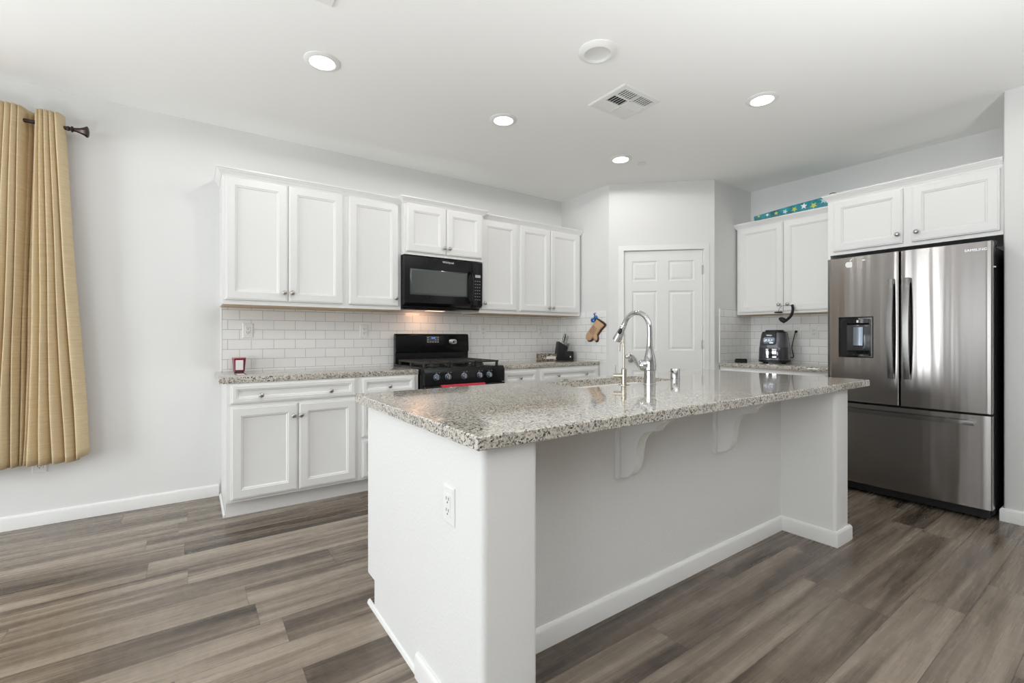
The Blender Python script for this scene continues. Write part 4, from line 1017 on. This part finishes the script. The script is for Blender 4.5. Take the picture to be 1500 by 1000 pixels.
# air fryer
af = thing('air_fryer', 'dark grey air fryer with glossy drawer on the small counter', 'air fryer', (4.730, 2.225, CT), R(-72))
def rloop(bm, hw, hd, r, z): return rrect(-hw, hw, -hd, hd, r, z, bm, 8)
bm = BM(); shell(bm, [rloop(bm, .120, .125, .09, .012), rloop(bm, .132, .138, .10, .030), rloop(bm, .130, .137, .10, .12), rloop(bm, .124, .131, .10, .21), rloop(bm, .112, .120, .09, .285), rloop(bm, .104, .112, .085, .302)]); link('fryer_body', bm, 'graphite', af)
bm = BM(); shell(bm, [rloop(bm, .118, .122, .09, .008), rloop(bm, .134, .140, .10, .014), rloop(bm, .135, .141, .10, .034), rloop(bm, .131, .137, .1, .036)]); link('base_ring', bm, 'blackmat', af)
bm = BM(); shell(bm, [rloop(bm, .106, .114, .085, .298), rloop(bm, .104, .112, .085, .306), rloop(bm, .080, .085, .06, .310), rloop(bm, .078, .083, .06, .322), rloop(bm, .070, .076, .06, .325)]); link('top_vent', bm, 'blackmat', af)
for sx in (-1, 1):
    for sy in (-1, 1): bm = BM(); lathe(bm, [(.010, 0), (.012, .011)], (sx * .08, sy * .085, 0), 'z', 10); link('rubber_foot', bm, 'blackmat', af)
bm = BM(); prism(bm, rounded(-.090, .030, .178, .305, .018, ('sw', 'se')), 'y', -.133, -.110, bev=.006); cp_ = link('control_panel', bm, 'blackmat', af)
bm = BM(); prism(bm, rounded(-.080, .018, .190, .252, .010, ('sw', 'se', 'ne', 'nw')), 'y', -.1355, -.130, bev=.001); link('touch_screen', bm, 'knobgrey', cp_)
text('brand_lettering', 'NINJA', .017, 'silver_print', cp_, (-.030, -.1338, .272))
link('button_print', boxes((-.028, .004, -.1366, -.135, .196, .203), (-.060, -.050, -.1366, -.135, .225, .231), (-.036, -.026, -.1366, -.135, .225, .231), (-.012, -.002, -.1366, -.135, .225, .231)), 'silver_print', cp_)
bm = BM(); shell(bm, [rloop(bm, .1325, .1395, .10, .045), rloop(bm, .1335, .1405, .10, .050), rloop(bm, .1310, .1380, .10, .150), rloop(bm, .1295, .1365, .10, .155)], False, False); link('drawer_front', bm, 'gloss_graphite', af)
bm = BM(); prism(bm, rounded(-.060, .034, .054, .143, .008, ()), 'y', -.1455, -.120, bev=.004); hd_ = link('drawer_handle', bm, 'chrome', af)
link('handle_grip', boxes((-.034, -.004, -.172, -.145, .055, .142), bev=.006), 'black', hd_)
bm = BM(); pr = Matrix.Rotation(R(72), 3, 'Z')
ends = [(.125, .06, .06), (.165, .10, .09), (.19, .135, .20), (.165, .185, .285)]
plug_w = Vector((XB - .03, 2.118, 1.225)) - Vector((4.730, 2.225, CT)); pl_l = pr @ plug_w
tube(bm, spline([(.115, .08, .055), (.150, .10, .060), (pl_l.x - .03, pl_l.y - .045, pl_l.z - .16), (pl_l.x - .015, pl_l.y - .03, pl_l.z - .06), (pl_l.x - .002, pl_l.y - .012, pl_l.z + .006), (pl_l.x, pl_l.y, pl_l.z)], 50), .0042, 10)
cdx = link('power_cord', bm, 'blackmat', af)
bm = BM(); ellipsoid(bm, pl_l, (.013, .013, .013)); tube(bm, [pl_l, pl_l + (pr @ Vector((.016, 0, 0)))], .010, 12); link('plug', bm, 'blackmat', cdx)

# dark small box left of the air fryer
sb = thing('black_case', 'small flat black case at the left end of the air fryer counter', 'case', (4.555, 2.470, CT), R(-52))
bm = BM(); shell(bm, [rrect(-.052, .052, -.028, .028, .012, 0, bm), rrect(-.055, .055, -.031, .031, .014, .006, bm), rrect(-.055, .055, -.031, .031, .014, .020, bm)]); link('case_base', bm, 'blackmat', sb)
bm = BM(); shell(bm, [rrect(-.054, .054, -.030, .030, .014, .0215, bm), rrect(-.055, .055, -.031, .031, .014, .028, bm), rrect(-.048, .048, -.025, .025, .014, .037, bm)]); link('case_lid', bm, 'black', sb)

# headset hanging from the cabinet knobs (front plane of the cabinet at x = XB-.305-.019)
XK = XB - .305 - .019
hs = thing('headset', 'black headset hanging from the knobs of the cabinet above the air fryer', 'headphones', (XK - .035, 2.05, 1.40), R(-90))
bm = BM(); tube(bm, spline([(.040, .006, .065), (.048, -.004, .045), (.050, -.014, .01), (.036, -.024, -.035), (.0, -.030, -.072), (-.03, -.03, -.09)], 36), [.007] * 4 + [.0085] * 33, 12, (1.5, .6)); hb = link('headband', bm, 'blackmat', hs)
bm = BM(); rotc = Matrix.Rotation(R(20), 3, 'Y') @ Matrix.Rotation(R(25), 3, 'X'); ellipsoid(bm, (-.035, -.022, -.062), (.036, .020, .021), rot=rotc); ellipsoid(bm, (-.026, -.038, -.075), (.030, .014, .016), rot=rotc); link('ear_cup', bm, 'blackmat', hs)
bm = BM(); lathe(bm, [(0, -.007), (.030, -.007), (.036, -.002), (.036, .003), (.028, .006), (0, .006)], (-.080, -.006, -.004 + .012), 'z', 20); link('ear_cushion', bm, 'blackmat', hs)
bm = BM(); tube(bm, spline([(-.080, -.006, .012), (-.078, -.004, .030), (-.064, -.004, .052), (-.050, -.010, .066), (-.022, -.014, .068), (.008, -.010, .072), (.040, .004, .062)], 40), .0018, 8); link('cable', bm, 'blackmat', hs)
bm = BM(); lathe(bm, [(0, -.006), (.011, -.006), (.013, 0), (.011, .006), (0, .006)], (.040, .006, .066), '-y', 16); link('hinge_joint', bm, 'blackmat', hs)

# gift bag lying on top of the cabinet above the air fryer: thick base to the right, flat mouth to the left
gb = thing('gift_bag', 'teal gift bag with stars lying on top of the air fryer cabinet', 'gift bag', (4.715, 2.020, ZU + HU + .0005), R(-83))
bl, bd = .350, .085
def bagtop(x): return .036 + (x + bl) / (2 * bl) * .072
bm = BM(); prism(bm, [(-bl, 0), (bl + .035, 0), (bl + .045, .035), (bl - .012, bagtop(bl) - .004), (0, bagtop(0) + .003), (-bl, bagtop(-bl))], 'y', -bd, bd, bev=.002); link('bag_body', bm, 'teal', gb)
def star(cx, cz, r, y, rot_, m, lb):
    bm = BM(); pts = [(cx + (r if k % 2 == 0 else r * .45) * math.sin(math.pi * k / 5 + rot_), cz + (r if k % 2 == 0 else r * .45) * math.cos(math.pi * k / 5 + rot_)) for k in range(10)]
    prism(bm, pts, 'y', y - .0008, y + .001); link('star_print', bm, m, gb)['label'] = lb
random.seed(7)
for i in range(9):
    nm, lb = (('lime', 'lime green star'), ('paleblue', 'pale blue star'), ('lime', 'lime green star'), ('white', 'white star'))[i % 4]
    x_ = bl - .03 - i * .078; h_ = bagtop(x_)
    star(x_, max(.028, h_ - .040 + .012 * math.sin(i * 2.3)), min(.030, h_ * .36), -bd, random.random(), nm, lb)
cb = BM(); tube(cb, spline([(4.33, 1.60, 2.342), (4.30, 1.585, 2.349), (4.315, 1.56, 2.353), (4.35, 1.545, 2.345)], 14), .003, 8)
tag(link('loose_cable', cb, 'blackmat'), 'short black cable end lying on the cabinet over the refrigerator', 'cable')
